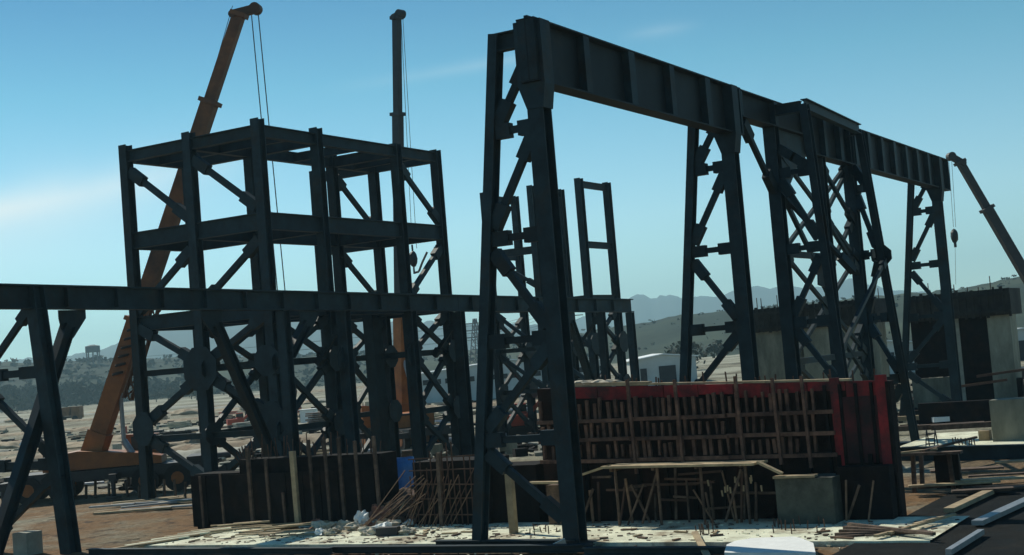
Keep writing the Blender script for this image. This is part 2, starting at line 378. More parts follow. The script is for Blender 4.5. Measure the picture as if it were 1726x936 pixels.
# ------------------------------------------------------------------ haze
hz = MB().box((1900, 1400, 122), (6400, 6000, 248))
hm = bpy.data.materials.new('haze_air'); hm.use_nodes = True
t = hm.node_tree; t.nodes.clear(); o_ = t.nodes.new('ShaderNodeOutputMaterial'); pv = t.nodes.new('ShaderNodeVolumePrincipled')
pv.inputs['Color'].default_value = (0.56, 0.88, 1.0, 1); pv.inputs['Density'].default_value = 0.00027; pv.inputs['Anisotropy'].default_value = 0.2
t.links.new(pv.outputs[0], o_.inputs['Volume'])
haze = hz.build('haze', hm); tag(haze, 'pale blue haze in the air over the site', 'haze', kind='stuff')
haze.visible_shadow = True

# ================================================================== STEELWORK
# ---- crane runway: portal trestles carrying a long plate girder
run = thing('crane_runway', (27.8, 15.03, 0), 'tall row of dark steel trestle legs carrying a long stepped plate girder', 'crane runway')
YG = 15.03; ZT, ZB = 11.85, 10.4
def trestle(X, top, sgn, y_top, y_foot, zlist, Yv=YG, Xi=None, vtop=None, brace_first=True):
    Xi = X if Xi is None else Xi
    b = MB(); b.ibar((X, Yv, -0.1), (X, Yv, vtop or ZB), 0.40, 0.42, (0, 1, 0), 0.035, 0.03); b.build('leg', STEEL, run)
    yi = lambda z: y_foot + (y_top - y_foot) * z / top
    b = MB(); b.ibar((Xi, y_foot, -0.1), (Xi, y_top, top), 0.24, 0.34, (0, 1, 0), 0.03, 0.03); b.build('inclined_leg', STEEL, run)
    P = lambda z: V((X, Yv + sgn * .18, z)); Q = lambda z: V((Xi, yi(z) - sgn * .12, z))
    for z in zlist: brace(P(z), Q(z), run, 0.16, 0.34, min(.42, abs(Q(z).y - P(z).y) * .36), (1, 0, 0), 'strut', gap=0.02)
    z0 = zlist[0]
    if brace_first: brace(P(min(top, ZB + .6)) if sgn > 0 else P(ZB - .1), Q(z0 + .1), run)
    up = False
    for za, zb_ in zip(zlist, zlist[1:] + [0.35]):
        # alternating lattice: V->I, I->V ...
        if not up: brace(P(za - .15), Q(zb_ + .2), run)
        else: brace(Q(za - .25), P(zb_ + .2), run)
        up = not up if zlist.index(za) != 0 else True
    b = MB(); b.box((X, (Yv + y_foot) / 2, -.02), (0.75, abs(Yv - y_foot) + .9, 0.16)); b.build('base_plate', STEEL, run)
    return P, Q
ZL = [9.45, 7.0, 4.65, 2.4]
for X in (27.8, 39.5, 65.0):
    trestle(X, 11.7, 1, 16.0, 17.56, ZL)
    MB().ibar((X, YG + .22, 11.5), (X, 16.0, 11.5), 0.24, 0.42, (1, 0, 0), .03, .03).build('head_beam', STEEL, run)
    # flared head under and beside the girder
    b = MB(); b.plate((X, YG - 0.02, ZB), (0, 1, 0), (0, 0, 1), [(-.21, -.6), (.21, -.6), (.40, -.05), (.40, 1.42), (-.30, 1.42), (-.30, -.05)], 0.46)
    b.build('leg_head', STEEL, run)
trestle(43.3, 11.55, -1, 13.85, 13.28, ZL, vtop=11.0)
trestle(51.6, 11.55, -1, 14.35, 13.38, ZL, Xi=51.0, vtop=12.1)
MB().ibar((48.05, YG, -.1), (48.05, YG, ZB), .36, .40, (0, 1, 0), .035, .03).build('leg', STEEL, run)
for za, zb_ in ((10.2, 8.3), (8.3, 6.4), (4.4, 2.4)):
    brace((48.1, YG, za), (51.5, YG, zb_), run, .15, .3, .6, (0, 1, 0)); brace((51.5, YG + .06, za), (48.1, YG + .06, zb_), run, .15, .3, .6, (0, 1, 0))
brace((43.4, YG, 9.2), (47.9, YG, 5.6), run, .16, .3, .7, (0, 1, 0)); brace((43.4, YG, 9.0), (46.2, 13.6, 6.2), run, .16, .3, .7, (0, 1, 0))
MB().plate((47.4, YG - .05, 6.4), (1, 0, 0), (0, 0, 1), [(-.9, -.5), (.6, -.7), (.9, .1), (.5, .7), (-.7, .5)], .05).build('gusset_plate', STEEL, run)
# plate girders
def girder(x0, x1, zb, zt, bays, name='plate_girder'):
    b = MB(); b.bar((x0, YG, zt - .02), (x1, YG, zt - .02), 0.46, 0.04, (0, 1, 0)); b.bar((x0, YG, zb + .02), (x1, YG, zb + .02), 0.46, 0.04, (0, 1, 0))
    b.bar((x0, YG, (zb + zt) / 2), (x1, YG, (zb + zt) / 2), 0.03, zt - zb - .082, (0, 1, 0)); g = b.build(name, GIRD, run)
    n = bays
    for i in range(n + 1):
        x = x0 + .06 + (x1 - x0 - .12) * i / n; s_ = MB()
        wdt = 0.30 if i % 2 else 0.36
        if i in (0, n): wdt = .12
        for sg in (-1, 1): s_.box((x, YG + sg * .117, (zb + zt) / 2), (wdt, 0.20, zt - zb - .09))
        s_.build('stiffener', STEEL, g)
    r_ = MB().bar((x0 + .05, YG, zt + .035), (x1 - .05, YG, zt + .035), 0.09, 0.07, (0, 1, 0)); r_.build('rail', STEEL, g)
girder(27.45, 40.25, ZB, ZT, 5)
girder(40.27, 46.48, 10.98, ZT - .03, 2)
girder(46.5, 67.0, ZB, ZT + .02, 11)
# knee plates at the braced tower, and the diagonal down from the shallow girder
MB().plate((44.2, YG, 10.4), (1, 0, 0), (0, 0, 1), [(-.7, .6), (2.3, .6), (2.3, -.2), (1.4, -.5), (-.7, -2.0)], 0.06).build('knee_plate', STEEL, run)
brace((40.7, YG, 10.95), (43.1, YG, 8.9), run, .18, .36, .7, (0, 1, 0))
# longitudinal bracing of the middle tower, both faces
for yy, xa, xb in ((YG, 43.4, 51.5), (13.75, 43.4, 51.1)):
    for za, zb_ in ((10.4, 6.9), (6.9, 3.4), (3.4, 0.3)):
        y2 = yy if yy > 14 else 13.28 + .55 * za / 11.55
        y3 = yy if yy > 14 else 13.28 + .55 * zb_ / 11.55
        if yy < 14:
            if za == 6.9: brace((xa, 13.5, 3.6), (xb, 13.9, 6.7), run, .13, .24, .5, (0, 1, 0), name='long_brace')
            continue
        brace((xa, y2, za), (xb, y3 + (0 if yy > 14 else .12), zb_), run, .14, .26, .6, (0, 1, 0), name='long_brace')
        brace((xb, y2 + .07, za), (xa, y3 + .07, zb_), run, .14, .26, .6, (0, 1, 0), name='long_brace')
    for z in (6.9, 3.4):
        if yy < 14: continue
        y2 = yy if yy > 14 else 13.28 + .55 * z / 11.55
        MB().bar((xa, y2 + .035, z), (xb, y2 + .035, z), .16, .2).build('strut', STEEL, run)
        if yy > 14: octa((47.4, y2 + .035, z + 1.75), .4, (1, 0, 0), run)
MB().ibar((43.3, 13.85, 11.55), (51.0, 14.35, 11.6), .22, .36, (0, 1, 0), .03, .03).build('tie_beam', STEEL, run)
MB().ibar((43.3, YG - .2, 11.5), (43.3, 13.95, 11.5), .22, .34, (1, 0, 0), .03, .03).build('head_beam', STEEL, run)
MB().ibar((51.3, YG - .25, 11.6), (51.05, 14.5, 11.6), .22, .34, (1, 0, 0), .03, .03).build('head_beam', STEEL, run)
octa((51.1, 14.0, 6.9), .4, (0, 1, 0), run)

# ---- pipe rack in front of the boiler frame
rack = thing('pipe_rack', (27, 31, 0), 'long low steel rack with one deep beam on spread legs along the left', 'pipe rack')
zr = lambda X: 7.37 - (X - 26.9) * 0.0143
for xa, xb in ((20.0, 27.2), (27.22, 48.9), (48.92, 65.4)):
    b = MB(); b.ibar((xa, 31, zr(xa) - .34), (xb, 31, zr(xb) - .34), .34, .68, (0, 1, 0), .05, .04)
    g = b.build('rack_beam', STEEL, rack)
    for i in range(int((xb - xa) / 1.9)):
        x = xa + .9 + 1.9 * i; s_ = MB().box((x, 30.91, zr(x) - .34), (.04, .14, .56)); s_.build('stiffener', STEEL, g)
for xa, xb in ((20.0, 48.0), (48.02, 65.3)):
    MB().ibar((xa, 34.0 - .9, zr(xa) - .36), (xb, 34.0 - .9, zr(xb) - .36), .3, .6, (0, 1, 0), .04, .04) if False else None
# bent at the left end: leg leaning out towards the viewer, partner and lattice behind
MB().ibar((27.05, 30.18, -.1), (27.05, 31.0, 7.3), .40, .40, (0, 1, 0), .035, .03).build('inclined_leg', STEEL, rack)
MB().ibar((27.05, 33.4, -.1), (27.05, 33.4, 7.0), .36, .38, (0, 1, 0), .035, .03).build('leg', STEEL, rack)
brace((27.05, 31.1, 6.8), (27.05, 33.3, 4.95), rack); brace((27.05, 30.75, 4.95), (27.05, 33.3, 4.95), rack, .2, .34, .8, name='strut')
brace((27.05, 33.2, 4.6), (27.05, 30.5, 2.5), rack); brace((27.05, 30.4, 2.4), (27.05, 33.2, 2.4), rack, .2, .34, .6, name='strut')
brace((27.05, 30.4, 2.2), (27.05, 33.2, .4), rack)
for X in (37.7, 41.1, 45.4, 48.9, 61.9, 65.2):
    w_ = .40 if X in (41.1, 48.9) else .34
    MB().ibar((X, 31, -.1), (X, 31, zr(X) - .69), w_, .36, (0, 1, 0), .035, .03).build('leg', STEEL, rack)
    MB().box((X, 31, .06), (.6, .6, .1)).build('base_plate', STEEL, rack)
def kbr(x0, x1, parent, zt=None):     # long knee brace with its bracket under the beam
    z0 = zr(x0) - .69; s_ = 1 if x1 > x0 else -1
    MB().plate((x0, 31, z0), (s_, 0, 0), (0, 0, 1), [(-.55, -.012), (.42, -.012), (.42, -.25), (.26, -.95), (-.05, -.8), (-.55, -.25)][::1], .06).build('bracket', STEEL, parent)
    MB().ibar((x0 + s_ * .1, 31.0, z0 - .45), (x1, 31.0, zt if zt is not None else .25), .3, .34, (0, 1, 0), .03, .03).build('knee_brace', STEEL, parent)
kbr(34.2, 37.35, rack); kbr(28.3, 25.2, rack); kbr(39.0, 37.9, rack, 5.0); kbr(58.6, 61.6, rack)
MB().ibar((25.1, 31, -.1), (25.1, 31, zr(25.1) - .69), .34, .36, (0, 1, 0), .035, .03).build('leg', STEEL, rack)
octa((41.1, 31, 4.7), .55, (1, 0, 0), rack); octa((45.4, 31.0, 4.75), .5, (1, 0, 0), rack)
# cross frames of the rack's rear side
for X in (41.1, 48.9, 61.9):
    brace((X, 31.1, 6.0), (X, 32.4, 4.6), rack, .14, .26, .3); 

# ---- boiler frame
tower = thing('steel_tower', (39.15, 32.7, 0), 'tall open steel tower of two storeys above the low rack, braced on its left side', 'steel tower')
XL = [39.12, 42.5, 47.75, 50.75]; YR = [32.72, 36.05, 39.3]
TOP = 13.5
for ix, x in enumerate(XL):
    for iy, y in enumerate(YR):
        if ix in (2,) and iy == 2: continue
        top = TOP + (.12 if (ix, iy) in ((0, 0), (0, 1), (0, 2), (1, 0)) else 0)
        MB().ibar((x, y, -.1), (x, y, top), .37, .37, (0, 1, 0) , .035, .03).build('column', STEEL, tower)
        MB().box((x, y, .05), (.62, .62, .1)).build('base_plate', STEEL, tower)
LEV = [(13.4, .44), (10.22, .62), (7.0, .55)]
for zt, d in LEV:
    for iy, y in enumerate(YR):
        for ix in range(3):
            if iy == 2 and ix > 0 : continue
            MB().ibar((XL[ix] + .19, y, zt - d / 2), (XL[ix + 1] - .19, y, zt - d / 2), .26, d, (0, 1, 0), .035, .03).build('beam', STEEL, tower)
    for ix, x in enumerate(XL):
        for iy in range(2):
            if ix == 2 and iy == 1: continue
            MB().ibar((x, YR[iy] + .19, zt - d / 2), (x, YR[iy + 1] - .19, zt - d / 2), .26, d, (1, 0, 0), .035, .03).build('beam', STEEL, tower)
for x in (45.1, 49.2):
    MB().ibar((x, YR[0] + .1, 13.15), (x, YR[1] - .1, 13.15), .2, .35, (1, 0, 0), .025, .02).build('joist', STEEL, tower)
MB().ibar((40.8, YR[0] + .1, 13.15), (40.8, YR[2] - .1, 13.15), .2, .35, (1, 0, 0), .025, .02).build('joist', STEEL, tower)
def LF(y0, z0, y1, z1, x=39.12, **k): brace((x, y0, z0), (x, y1, z1), tower, .22, .40, .75, (1, 0, 0), **k)
r0, r1, r2 = YR
LF(r2 - .15, 12.6, r1 + .15, 10.4); LF(r1 + .15, 9.3, r2 - .15, 7.2); LF(r1 - .15, 12.6, r0 + .2, 10.4); LF(r0 + .2, 9.3, r1 - .15, 7.2)
for x in (39.12,):
    LF(r2 - .1, 6.6, r1 + .3, 5.1); LF(r1 + .3, 4.5, r2 - .3, 3.0); LF(r2 - .3, 2.4, r1 + .1, .7)
    LF(r0 + .1, 6.6, r1 - .3, 5.1); LF(r1 - .3, 4.5, r0 + .3, 3.0); LF(r0 + .3, 2.4, r1 - .1, .7)
    for z in (4.82, 2.35):
        for a, b_ in ((r0, r1), (r1, r2)): MB().ibar((x, a + .19, z), (x, b_ - .19, z), .16, .22, (1, 0, 0), .02, .02).build('strut', STEEL, tower)
    octa((x - .215, r1, 4.82), .86, (0, 1, 0), tower); octa((x - .215, r2 - .18, 2.75), .55, (0, 1, 0), tower, sy=1.25); octa((x - .215, r0 + .12, 2.75), .6, (0, 1, 0), tower, sy=1.25)
    octa((x - .215, r0 + .15, 4.9), .6, (0, 1, 0), tower)
for y, xa, xb in ((r0, 39.12, 42.5), (r0, 47.75, 50.75), (r1, 47.75, 50.75), (r1, 39.12, 42.5)):
    if (y, xa) != (r1, 39.12) and xa > 40:
        brace((xa + .15, y, 12.6), (xb - .15, y, 10.4), tower, .2, .36, .6, (0, 1, 0))
        if y == r0: brace((xb - .15, y, 9.3), (xa + .15, y, 7.15), tower, .2, .36, .6, (0, 1, 0))
        else: brace((xa + .15, y, 9.3), (xb - .15, y, 7.15), tower, .2, .36, .6, (0, 1, 0))
    for zt, zb_ in ((6.4, 4.8), (4.8, 2.4), (2.4, .3)):
        brace((xa + .1, y, zt), (xb - .1, y, zb_), tower, .2, .36, .6, (0, 1, 0)); brace((xb - .1, y + .06, zt), (xa + .1, y + .06, zb_), tower, .2, .36, .6, (0, 1, 0))
    for z in (4.8, 2.4):
        MB().ibar((xa + .19, y + .03, z), (xb - .19, y + .03, z), .16, .22, (0, 1, 0), .02, .02).build('strut', STEEL, tower)
        octa((xb, y - .215, z), .52, (1, 0, 0), tower); octa((xa, y - .215, z), .44, (1, 0, 0), tower)
for x in (42.5, 47.75, 50.75):
    for z in (4.8,):
        MB().ibar((x, r0 + .19, z), (x, r1 - .19, z), .16, .22, (1, 0, 0), .02, .02).build('strut', STEEL, tower)
MB().box((47.55, r0 + 1.7, 3.4), (.6, .5, 6.8)).build('duct', STEEL, tower)

# ---- second frame, three slender goalposts behind the rack's far end
t2 = thing('steel_goalposts', (64.6, 33, 0), 'three slender steel goalposts in line rising behind the far end of the rack', 'steel tower')
X2 = [64.65, 67.9]; Y2 = [33.0, 35.85, 38.75]
for y in Y2:
    for x in X2:
        MB().ibar((x, y, -.1), (x, y, 13.3), .34, .40, (0, 1, 0), .035, .03).build('column', STEEL, t2)
    MB().ibar((X2[0] + .2, y, 13.0), (X2[1] - .2, y, 13.0), .2, .34, (0, 1, 0), .025, .02).build('beam', STEEL, t2)
    MB().ibar((X2[0] + .2, y, 9.85), (X2[1] - .2, y, 9.85), .2, .34, (0, 1, 0), .025, .02).build('beam', STEEL, t2)
    for za, zb_ in ((6.4, 4.6), (4.6, 2.5), (2.5, .4)):
        brace((X2[0] + .1, y, za), (X2[1] - .1, y, zb_), t2, .2, .36, .6, (0, 1, 0)); brace((X2[1] - .1, y + .06, za), (X2[0] + .1, y + .06, zb_), t2, .2, .36, .6, (0, 1, 0))
    for x in X2:
        octa((x, y - .22, 4.7), .6, (1, 0, 0), t2); octa((x, y - .22, 2.5), .5, (1, 0, 0), t2)
    MB().ibar((X2[0] + .2, y, 7.0), (X2[1] - .2, y, 7.0), .2, .45, (0, 1, 0), .025, .02).build('beam', STEEL, t2)
for a, b_ in ((0, 1), (1, 2)):
    for z, d in ((9.9, .4), (7.0, .45), (4.7, .22), (2.5, .22)):
        if a == 0 and z > 8: continue
        MB().ibar((X2[0], Y2[a] + .2, z), (X2[0], Y2[b_] - .2, z), .2, d, (1, 0, 0), .025, .02).build('beam', STEEL, t2)
    brace((X2[0], Y2[a] + .1, 4.6), (X2[0], Y2[b_] - .1, 6.7), t2, .18, .3, .5); brace((X2[0], Y2[b_] - .1, 4.5), (X2[0], Y2[a] + .1, 2.6), t2, .18, .3, .5)
brace((X2[0], Y2[1] + .1, 8.0), (X2[0], Y2[2] - .1, 9.7), t2, .18, .3, .5)

# ================================================================== CRANES
def mobile_crane(loc, ang, piv, head, secs, paint, label, jib=True, tip=None, dark=None):
    """telescopic truck crane: carrier on wheels, slewing deck with cab, boom in sections, head, cables, hook"""
    c = thing('mobile_crane', loc, label, 'crane', 'mobile cranes over the site'); loc = V(loc)
    rz = Matrix.Rotation(ang, 3, 'Z'); P = lambda x, y, z: loc + rz @ V((x, y, z))
    b = MB(); b.box(P(0, 0, .95), (8.2, 2.3, .42), rz); b.box(P(3.6, 0, 1.2), (1.0, 2.2, .3), rz); b.build('carrier', BLACKM, c)
    for sx in (-3.2, -1.9, 1.4, 2.7):
        for sy in (-1.08, 1.08):
            wl = MB().tube(P(sx, sy - .16, .55), P(sx, sy + .16, .55), .55, 18).build('wheel', RUBBER, c)
            MB().tube(P(sx, sy - .175, .55), P(sx, sy + .175, .55), .26, 12).build('rim', paint, wl)
    for sx in (-3.9, .3):
        for sy in (-1, 1):
            b = MB(); b.box(P(sx, sy * 1.75, .85), (.3, 1.4, .28), rz); b.tube(P(sx, sy * 2.35, .82), P(sx, sy * 2.35, .12), .09); b.tube(P(sx, sy * 2.35, .12), P(sx, sy * 2.35, .02), .3, 14); b.build('outrigger', BLACKM, c)
    bm_ = MB(); pr = [(-2.4, .0), (-2.4, .6), (-1.0, .75), (1.3, .5), (2.3, .3), (2.3, .0)]
    bm_.plate(P(-.2, 0, 1.2), rz @ V((1, 0, 0)), (0, 0, 1), pr, 2.1); bm_.build('slewing_deck', paint, c)
    MB().box(P(-2.25, 0, 1.6), (.6, 2.2, .6), rz).build('counterweight', dark or BLACKM, c)
    cab = MB(); cab.plate(P(1.2, 1.25, 1.25), rz @ V((1, 0, 0)), (0, 0, 1), [(-.7, 0), (.8, 0), (.6, 1.1), (-.7, 1.15)], .75); cb = cab.build('cab', paint, c)
    MB().plate(P(1.2, 1.25, 1.25), rz @ V((1, 0, 0)), (0, 0, 1), [(-.5, .45), (.66, .45), (.55, 1.0), (-.5, 1.05)], .77).build('window', GLASS, cb)
    piv, head = V(piv), V(head); a = head - piv; side = V((a.y, -a.x, 0)); side = side.normalized() if side.length > .05 else V((1, 0, 0))
    for k, (t0, t1, w0, hgt, mt) in enumerate(secs):
        s_ = MB(); p, q = piv + a * t0, piv + a * t1; s_.bar(p, q, w0 * .8, w0 * .97, side)
        s_.bar(q - a.normalized() * .16, q + a.normalized() * .02, w0 * .8 + .16, w0 * .97 + .2, side)
        s_.build('boom_section', mt, c)
    an = a.normalized(); up = side.cross(an)
    if up.z < 0: up = -up
    # base bracket, lifting cylinder, head
    MB().bar(piv - an * .7, piv + an * .8, secs[0][2] * .95, secs[0][2] * 1.15, side).build('boom_foot', paint, c)
    hd = tip if tip is not None else head + V((.3, 0, 0))
    dirh = (hd - head); b = MB(); b.bar(head - dirh * .5, hd, .30, .34, side if abs(dirh.normalized().dot(side)) < .9 else (0, 0, 1)); b.tube(hd - side * .2, hd + side * .2, .24, 14); b.tube(head - dirh * .4 - side * .2, head - dirh * .4 + side * .2, .16, 12); b.build('boom_head', dark or BLACKM, c)
    fl = V((a.x, a.y, 0)); fl = fl.normalized() if fl.length > .2 else rz @ V((1, 0, 0))
    b = MB(); b.tube(piv + fl * 1.9 - V((0, 0, .7)), piv + fl * 1.3 + V((0, 0, 0.3)), .14, 10); b.tube(piv + fl * 1.3 + V((0, 0, .3)), piv + a * .17, .09, 10); b.build('lift_cylinder', GREYM, c)
    return c, a, side, up
# crane 1, orange, left
piv = V((41.5, 44.55, 1.9)); head = AT(404, 22, 58.0); tip = AT(431, 15, 58.0)
fwd = V((0.504, -0.86, 0))
cr1, a1, s1, u1 = mobile_crane((42.0, 44.1, 0), math.atan2(-.78, .62), piv, head,
    [(0, .30, .74, 1, ORANGE), (.29, .80, .64, 1, MIDOR), (.79, 1.0, .48, 1, MIDOR)], ORANGE,
    'orange telescopic crane with its boom raised high behind the left frame', tip=tip, dark=DKORANGE)
an = a1.normalized(); sd = V((0.504, -0.86, -0.08)); sd = (sd - an * sd.dot(an)).normalized(); tow = V((-.86, -.5, 0))
b = MB()                                                              # folded lattice jib stowed along the boom
for k in range(2):
    for q in range(2): b.bar(piv + a1 * .13 + sd * (.52 + .34 * k) + tow * (.1 + .3 * q), piv + a1 * .36 + sd * (.45 + .26 * k) + tow * (.1 + .3 * q), .07, .07)
for i in range(9):
    t0 = .13 + .0255 * i; b.bar(piv + a1 * t0 + sd * .52 + tow * .1, piv + a1 * (t0 + .0255) + sd * .80 + tow * .1, .05, .05); b.bar(piv + a1 * t0 + sd * .80 + tow * .4, piv + a1 * (t0 + .0255) + sd * .52 + tow * .4, .05, .05)
b.build('stowed_jib', DKORANGE, cr1)
b = MB()
for i in range(8):
    t0 = .17 + .020 * i; b.bar(piv + a1 * t0 - sd * .18 + tow * .38, piv + a1 * (t0 + .012) + sd * .18 + tow * .38, .14, .08)
b.build('boom_rung', BLACKM, cr1)
ld0 = AT(489, 640, 58.0)
b = MB(); b.tube(AT(424, 26, 58.0), ld0 + V((-.15, .1, 0)), .022, 6); b.tube(AT(435, 20, 58.0), ld0 + V((.1, -.1, 0)), .022, 6); b.build('hoist_cable', CABLE, cr1)
b = MB(); b.tube(AT(392, 10, 58.0), AT(346, 170, 58.0), .014, 5); b.tube(AT(346, 170, 58.0), AT(250, 450, 58.0), .014, 5); b.build('boom_cable', CABLE, cr1)
b = MB(); b.blob(ld0 + V((0, 0, -.5)), (.25, .25, .5), 1, 2, .05); b.tube(ld0 + V((0, 0, -1)), ld0 + V((0, 0, -1.4)), .06); b.build('hook_block', BLACKM, cr1)
# crane 2, dark, centre
piv = V((61.95, 43.4, 1.6)); head = AT(668.5, 28, 75.0)
cr2, a2, s2, u2 = mobile_crane((61.6, 43.6, 0), R_(60), piv, head,
    [(0, .26, .62, 1, ORANGE), (.25, .76, .50, 1, BLACKM), (.755, 1.0, .40, 1, BLACKM)], ORANGE,
    'crane with a slim boom standing straight up behind the middle of the tall frame', tip=AT(675, 24, 75.0))
hk = AT(696, 432, 75.0)
b = MB(); b.tube(AT(676, 30, 75.0), hk + V((0, 0, .4)), .014, 6); b.tube(AT(679, 30, 75.0), hk + V((.12, -.2, .4)), .014, 6); b.build('hoist_cable', CABLE, cr2)
b = MB(); b.blob(hk + V((0, 0, -.15)), (.24, .24, .45), 3, 2, .1); b.tube(hk + V((0, 0, .2)), hk + V((0, 0, .6)), .05); b.tube(hk + V((0, 0, -.6)), hk + V((0, 0, -.95)), .05)
b.build('hook_block', BLACKM, cr2)
b = MB()
pts = [hk + V((0, 0, -.9)), AT(706, 458, 75.0), AT(712, 442, 75.0), AT(720, 425, 75.0)]
for p, q in zip(pts, pts[1:]): b.tube(p, q, .06, 6)
b.build('sling', CABLE, cr2)
# crane 3, right edge
piv = AT(1826, 640, 80.0); head = AT(1617, 272, 80.0)
cr3, a3, s3, u3 = mobile_crane((piv.x + .4, piv.y - .3, 0), R_(100), piv + V((0, 0, .4)), head,
    [(0, .40, .70, 1, DKORANGE), (.39, .78, .55, 1, BLACKM), (.775, 1.0, .42, 1, BLACKM)], DKORANGE,
    'dark crane boom slanting up from beyond the right edge with a hanging hook', tip=AT(1603, 264, 80.0))
hk = AT(1608, 392, 80.0)
b = MB(); b.tube(AT(1599, 268, 80.0), hk + V((0, 0, .3)), .013, 6); b.tube(AT(1604, 268, 80.0), hk + V((.1, -.1, .3)), .013, 6); b.tube(hk + V((0, 0, -.6)), AT(1611, 480, 80.0), .01, 5); b.build('hoist_cable', CABLE, cr3)
b = MB(); b.blob(hk + V((0, 0, -.2)), (.22, .22, .42), 4, 2, .08); b.tube(hk + V((0, 0, -.5)), hk + V((0, 0, -.85)), .08); b.build('hook_block', BLACKM, cr3)

# ================================================================== FOUNDATION WORKS
# pale blinding slab in front of the foundations
b = MB(); n = 40
def wob(k): return .12 * noise.noise(V((k * .7, 3, 0)))
fr = [(27.75 + wob(i) + (0 if i > 26 else 0), 7.2 + 21.6 * i / n) for i in range(n + 1)]
vs = [(x, y, .05) for x, y in fr] + [(31.25, y, .05) for x, y in fr] + [(x, y, -.12) for x, y in fr]
fs = [(i, i + 1, n + 2 + i, n + 1 + i) for i in range(n)] + [(2 * n + 2 + i, 2 * n + 3 + i, i + 1, i) for i in range(n)]
tag(b.add(vs, fs).build('concrete_slab', SLAB), kind='structure')
tag(MB().box((50.5, 9.6, .02), (6.6, 7.4, .3)).build('concrete_slab_beyond', SLAB), kind='structure')
b = MB().box((31.6, 3.05, -.02), (11.7, 11.3, .06)); tag(b.build('painted_shade_ground', SHADE), kind='structure')  # dark sheet laid on the ground at the right as painted shade

# red-topped formwork of the big foundation
fw = thing('red_formwork', (31.3, 13, 0), 'big formwork wall with red boards along its top and rows of timber studs', 'formwork')
y0, y1 = 17.75, 8.72
zt = lambda y: 3.38 + (y - 17.0) * .04
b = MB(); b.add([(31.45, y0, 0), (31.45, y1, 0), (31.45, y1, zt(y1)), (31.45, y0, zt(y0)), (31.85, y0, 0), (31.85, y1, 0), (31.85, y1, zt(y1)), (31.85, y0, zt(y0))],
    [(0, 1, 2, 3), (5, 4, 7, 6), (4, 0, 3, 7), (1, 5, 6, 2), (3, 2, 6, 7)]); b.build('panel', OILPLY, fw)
y = 16.9; k = 0
while y > 8.8:
    L_ = min(.9, y - 8.75)
    h = random.choice((.14, .22, .30, .26)) if y > 10.2 else random.choice((.16, .45))
    b = MB(); b.add([(31.40, y, zt(y) - h - .05 * (k % 2)), (31.40, y - L_ + .02, zt(y - L_) - h - .05 * (k % 2)), (31.40, y - L_ + .02, zt(y - L_) + .02), (31.40, y, zt(y) + .02),
                    (31.445, y, zt(y) - h), (31.445, y - L_ + .02, zt(y - L_) - h), (31.445, y - L_ + .02, zt(y - L_) + .02), (31.445, y, zt(y) + .02)],
                   [(0, 1, 2, 3), (5, 4, 7, 6), (4, 0, 3, 7), (1, 5, 6, 2), (3, 2, 6, 7), (0, 4, 5, 1)]); b.build('red_board', REDP, fw); y -= .9; k += 1
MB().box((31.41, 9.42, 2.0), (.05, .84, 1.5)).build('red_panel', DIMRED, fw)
for yy, w_ in ((9.95, .22), (8.88, .26)):
    MB().box((31.38, yy, 1.95 if w_ > .3 else 2.1), (.05, w_, 2.2)).build('red_board', REDP, fw)
# soldiers / studs in three tiers between walings
tiers = [(1.62, 2.04), (2.10, 2.52), (2.58, 3.08)]
for ti, (za, zb_) in enumerate(tiers):
    y = 17.6; i = 0
    while y > 10.4:
        dz = -.04 * (17 - y) / 3
        if random.random() > .06:
            w_ = random.uniform(.05, .09); j = random.uniform(-.03, .03)
            MB().bar((31.33, y + j, za + dz + random.uniform(-.03, .03)), (31.33, y + j + random.uniform(-.02, .02), zb_ + dz + random.uniform(-.12, .03)), w_, .09).build(('short_stud', 'stud', 'tall_stud')[ti], STUDW, fw)
        y -= random.uniform(.15, .24); i += 1
for z in (1.56, 2.07, 2.55):
    for q in range(3):
        ya, yb = 17.7 - 2.55 * q, 17.7 - 2.55 * (q + 1) - .05
        MB().bar((31.24, ya, z - .013 * (17 - ya)), (31.24, yb, z - .013 * (17 - yb) + random.uniform(-.02, .02)), .07, .09, (1, 0, 0)).build('waling', STUDW, fw)
for yy, za, zb_ in ((15.0, 1.2, 3.5), (13.75, 1.4, 3.42), (12.2, 1.3, 3.4), (11.3, 1.3, 3.3), (16.75, .9, 3.4), (10.6, 1.2, 3.3)):
    MB().bar((31.15, yy, za), (31.15, yy + .04, zb_), .065, .08).build('soldier_post', STUDW, fw)
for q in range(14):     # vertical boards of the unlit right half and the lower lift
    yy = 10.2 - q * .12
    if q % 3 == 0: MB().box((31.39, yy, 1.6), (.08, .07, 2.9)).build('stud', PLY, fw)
for q in range(12):
    yy = 17.2 - q * .72; MB().bar((31.38, yy, .05), (31.38, yy, 1.45), .1, .1).build('batten', PLY, fw)
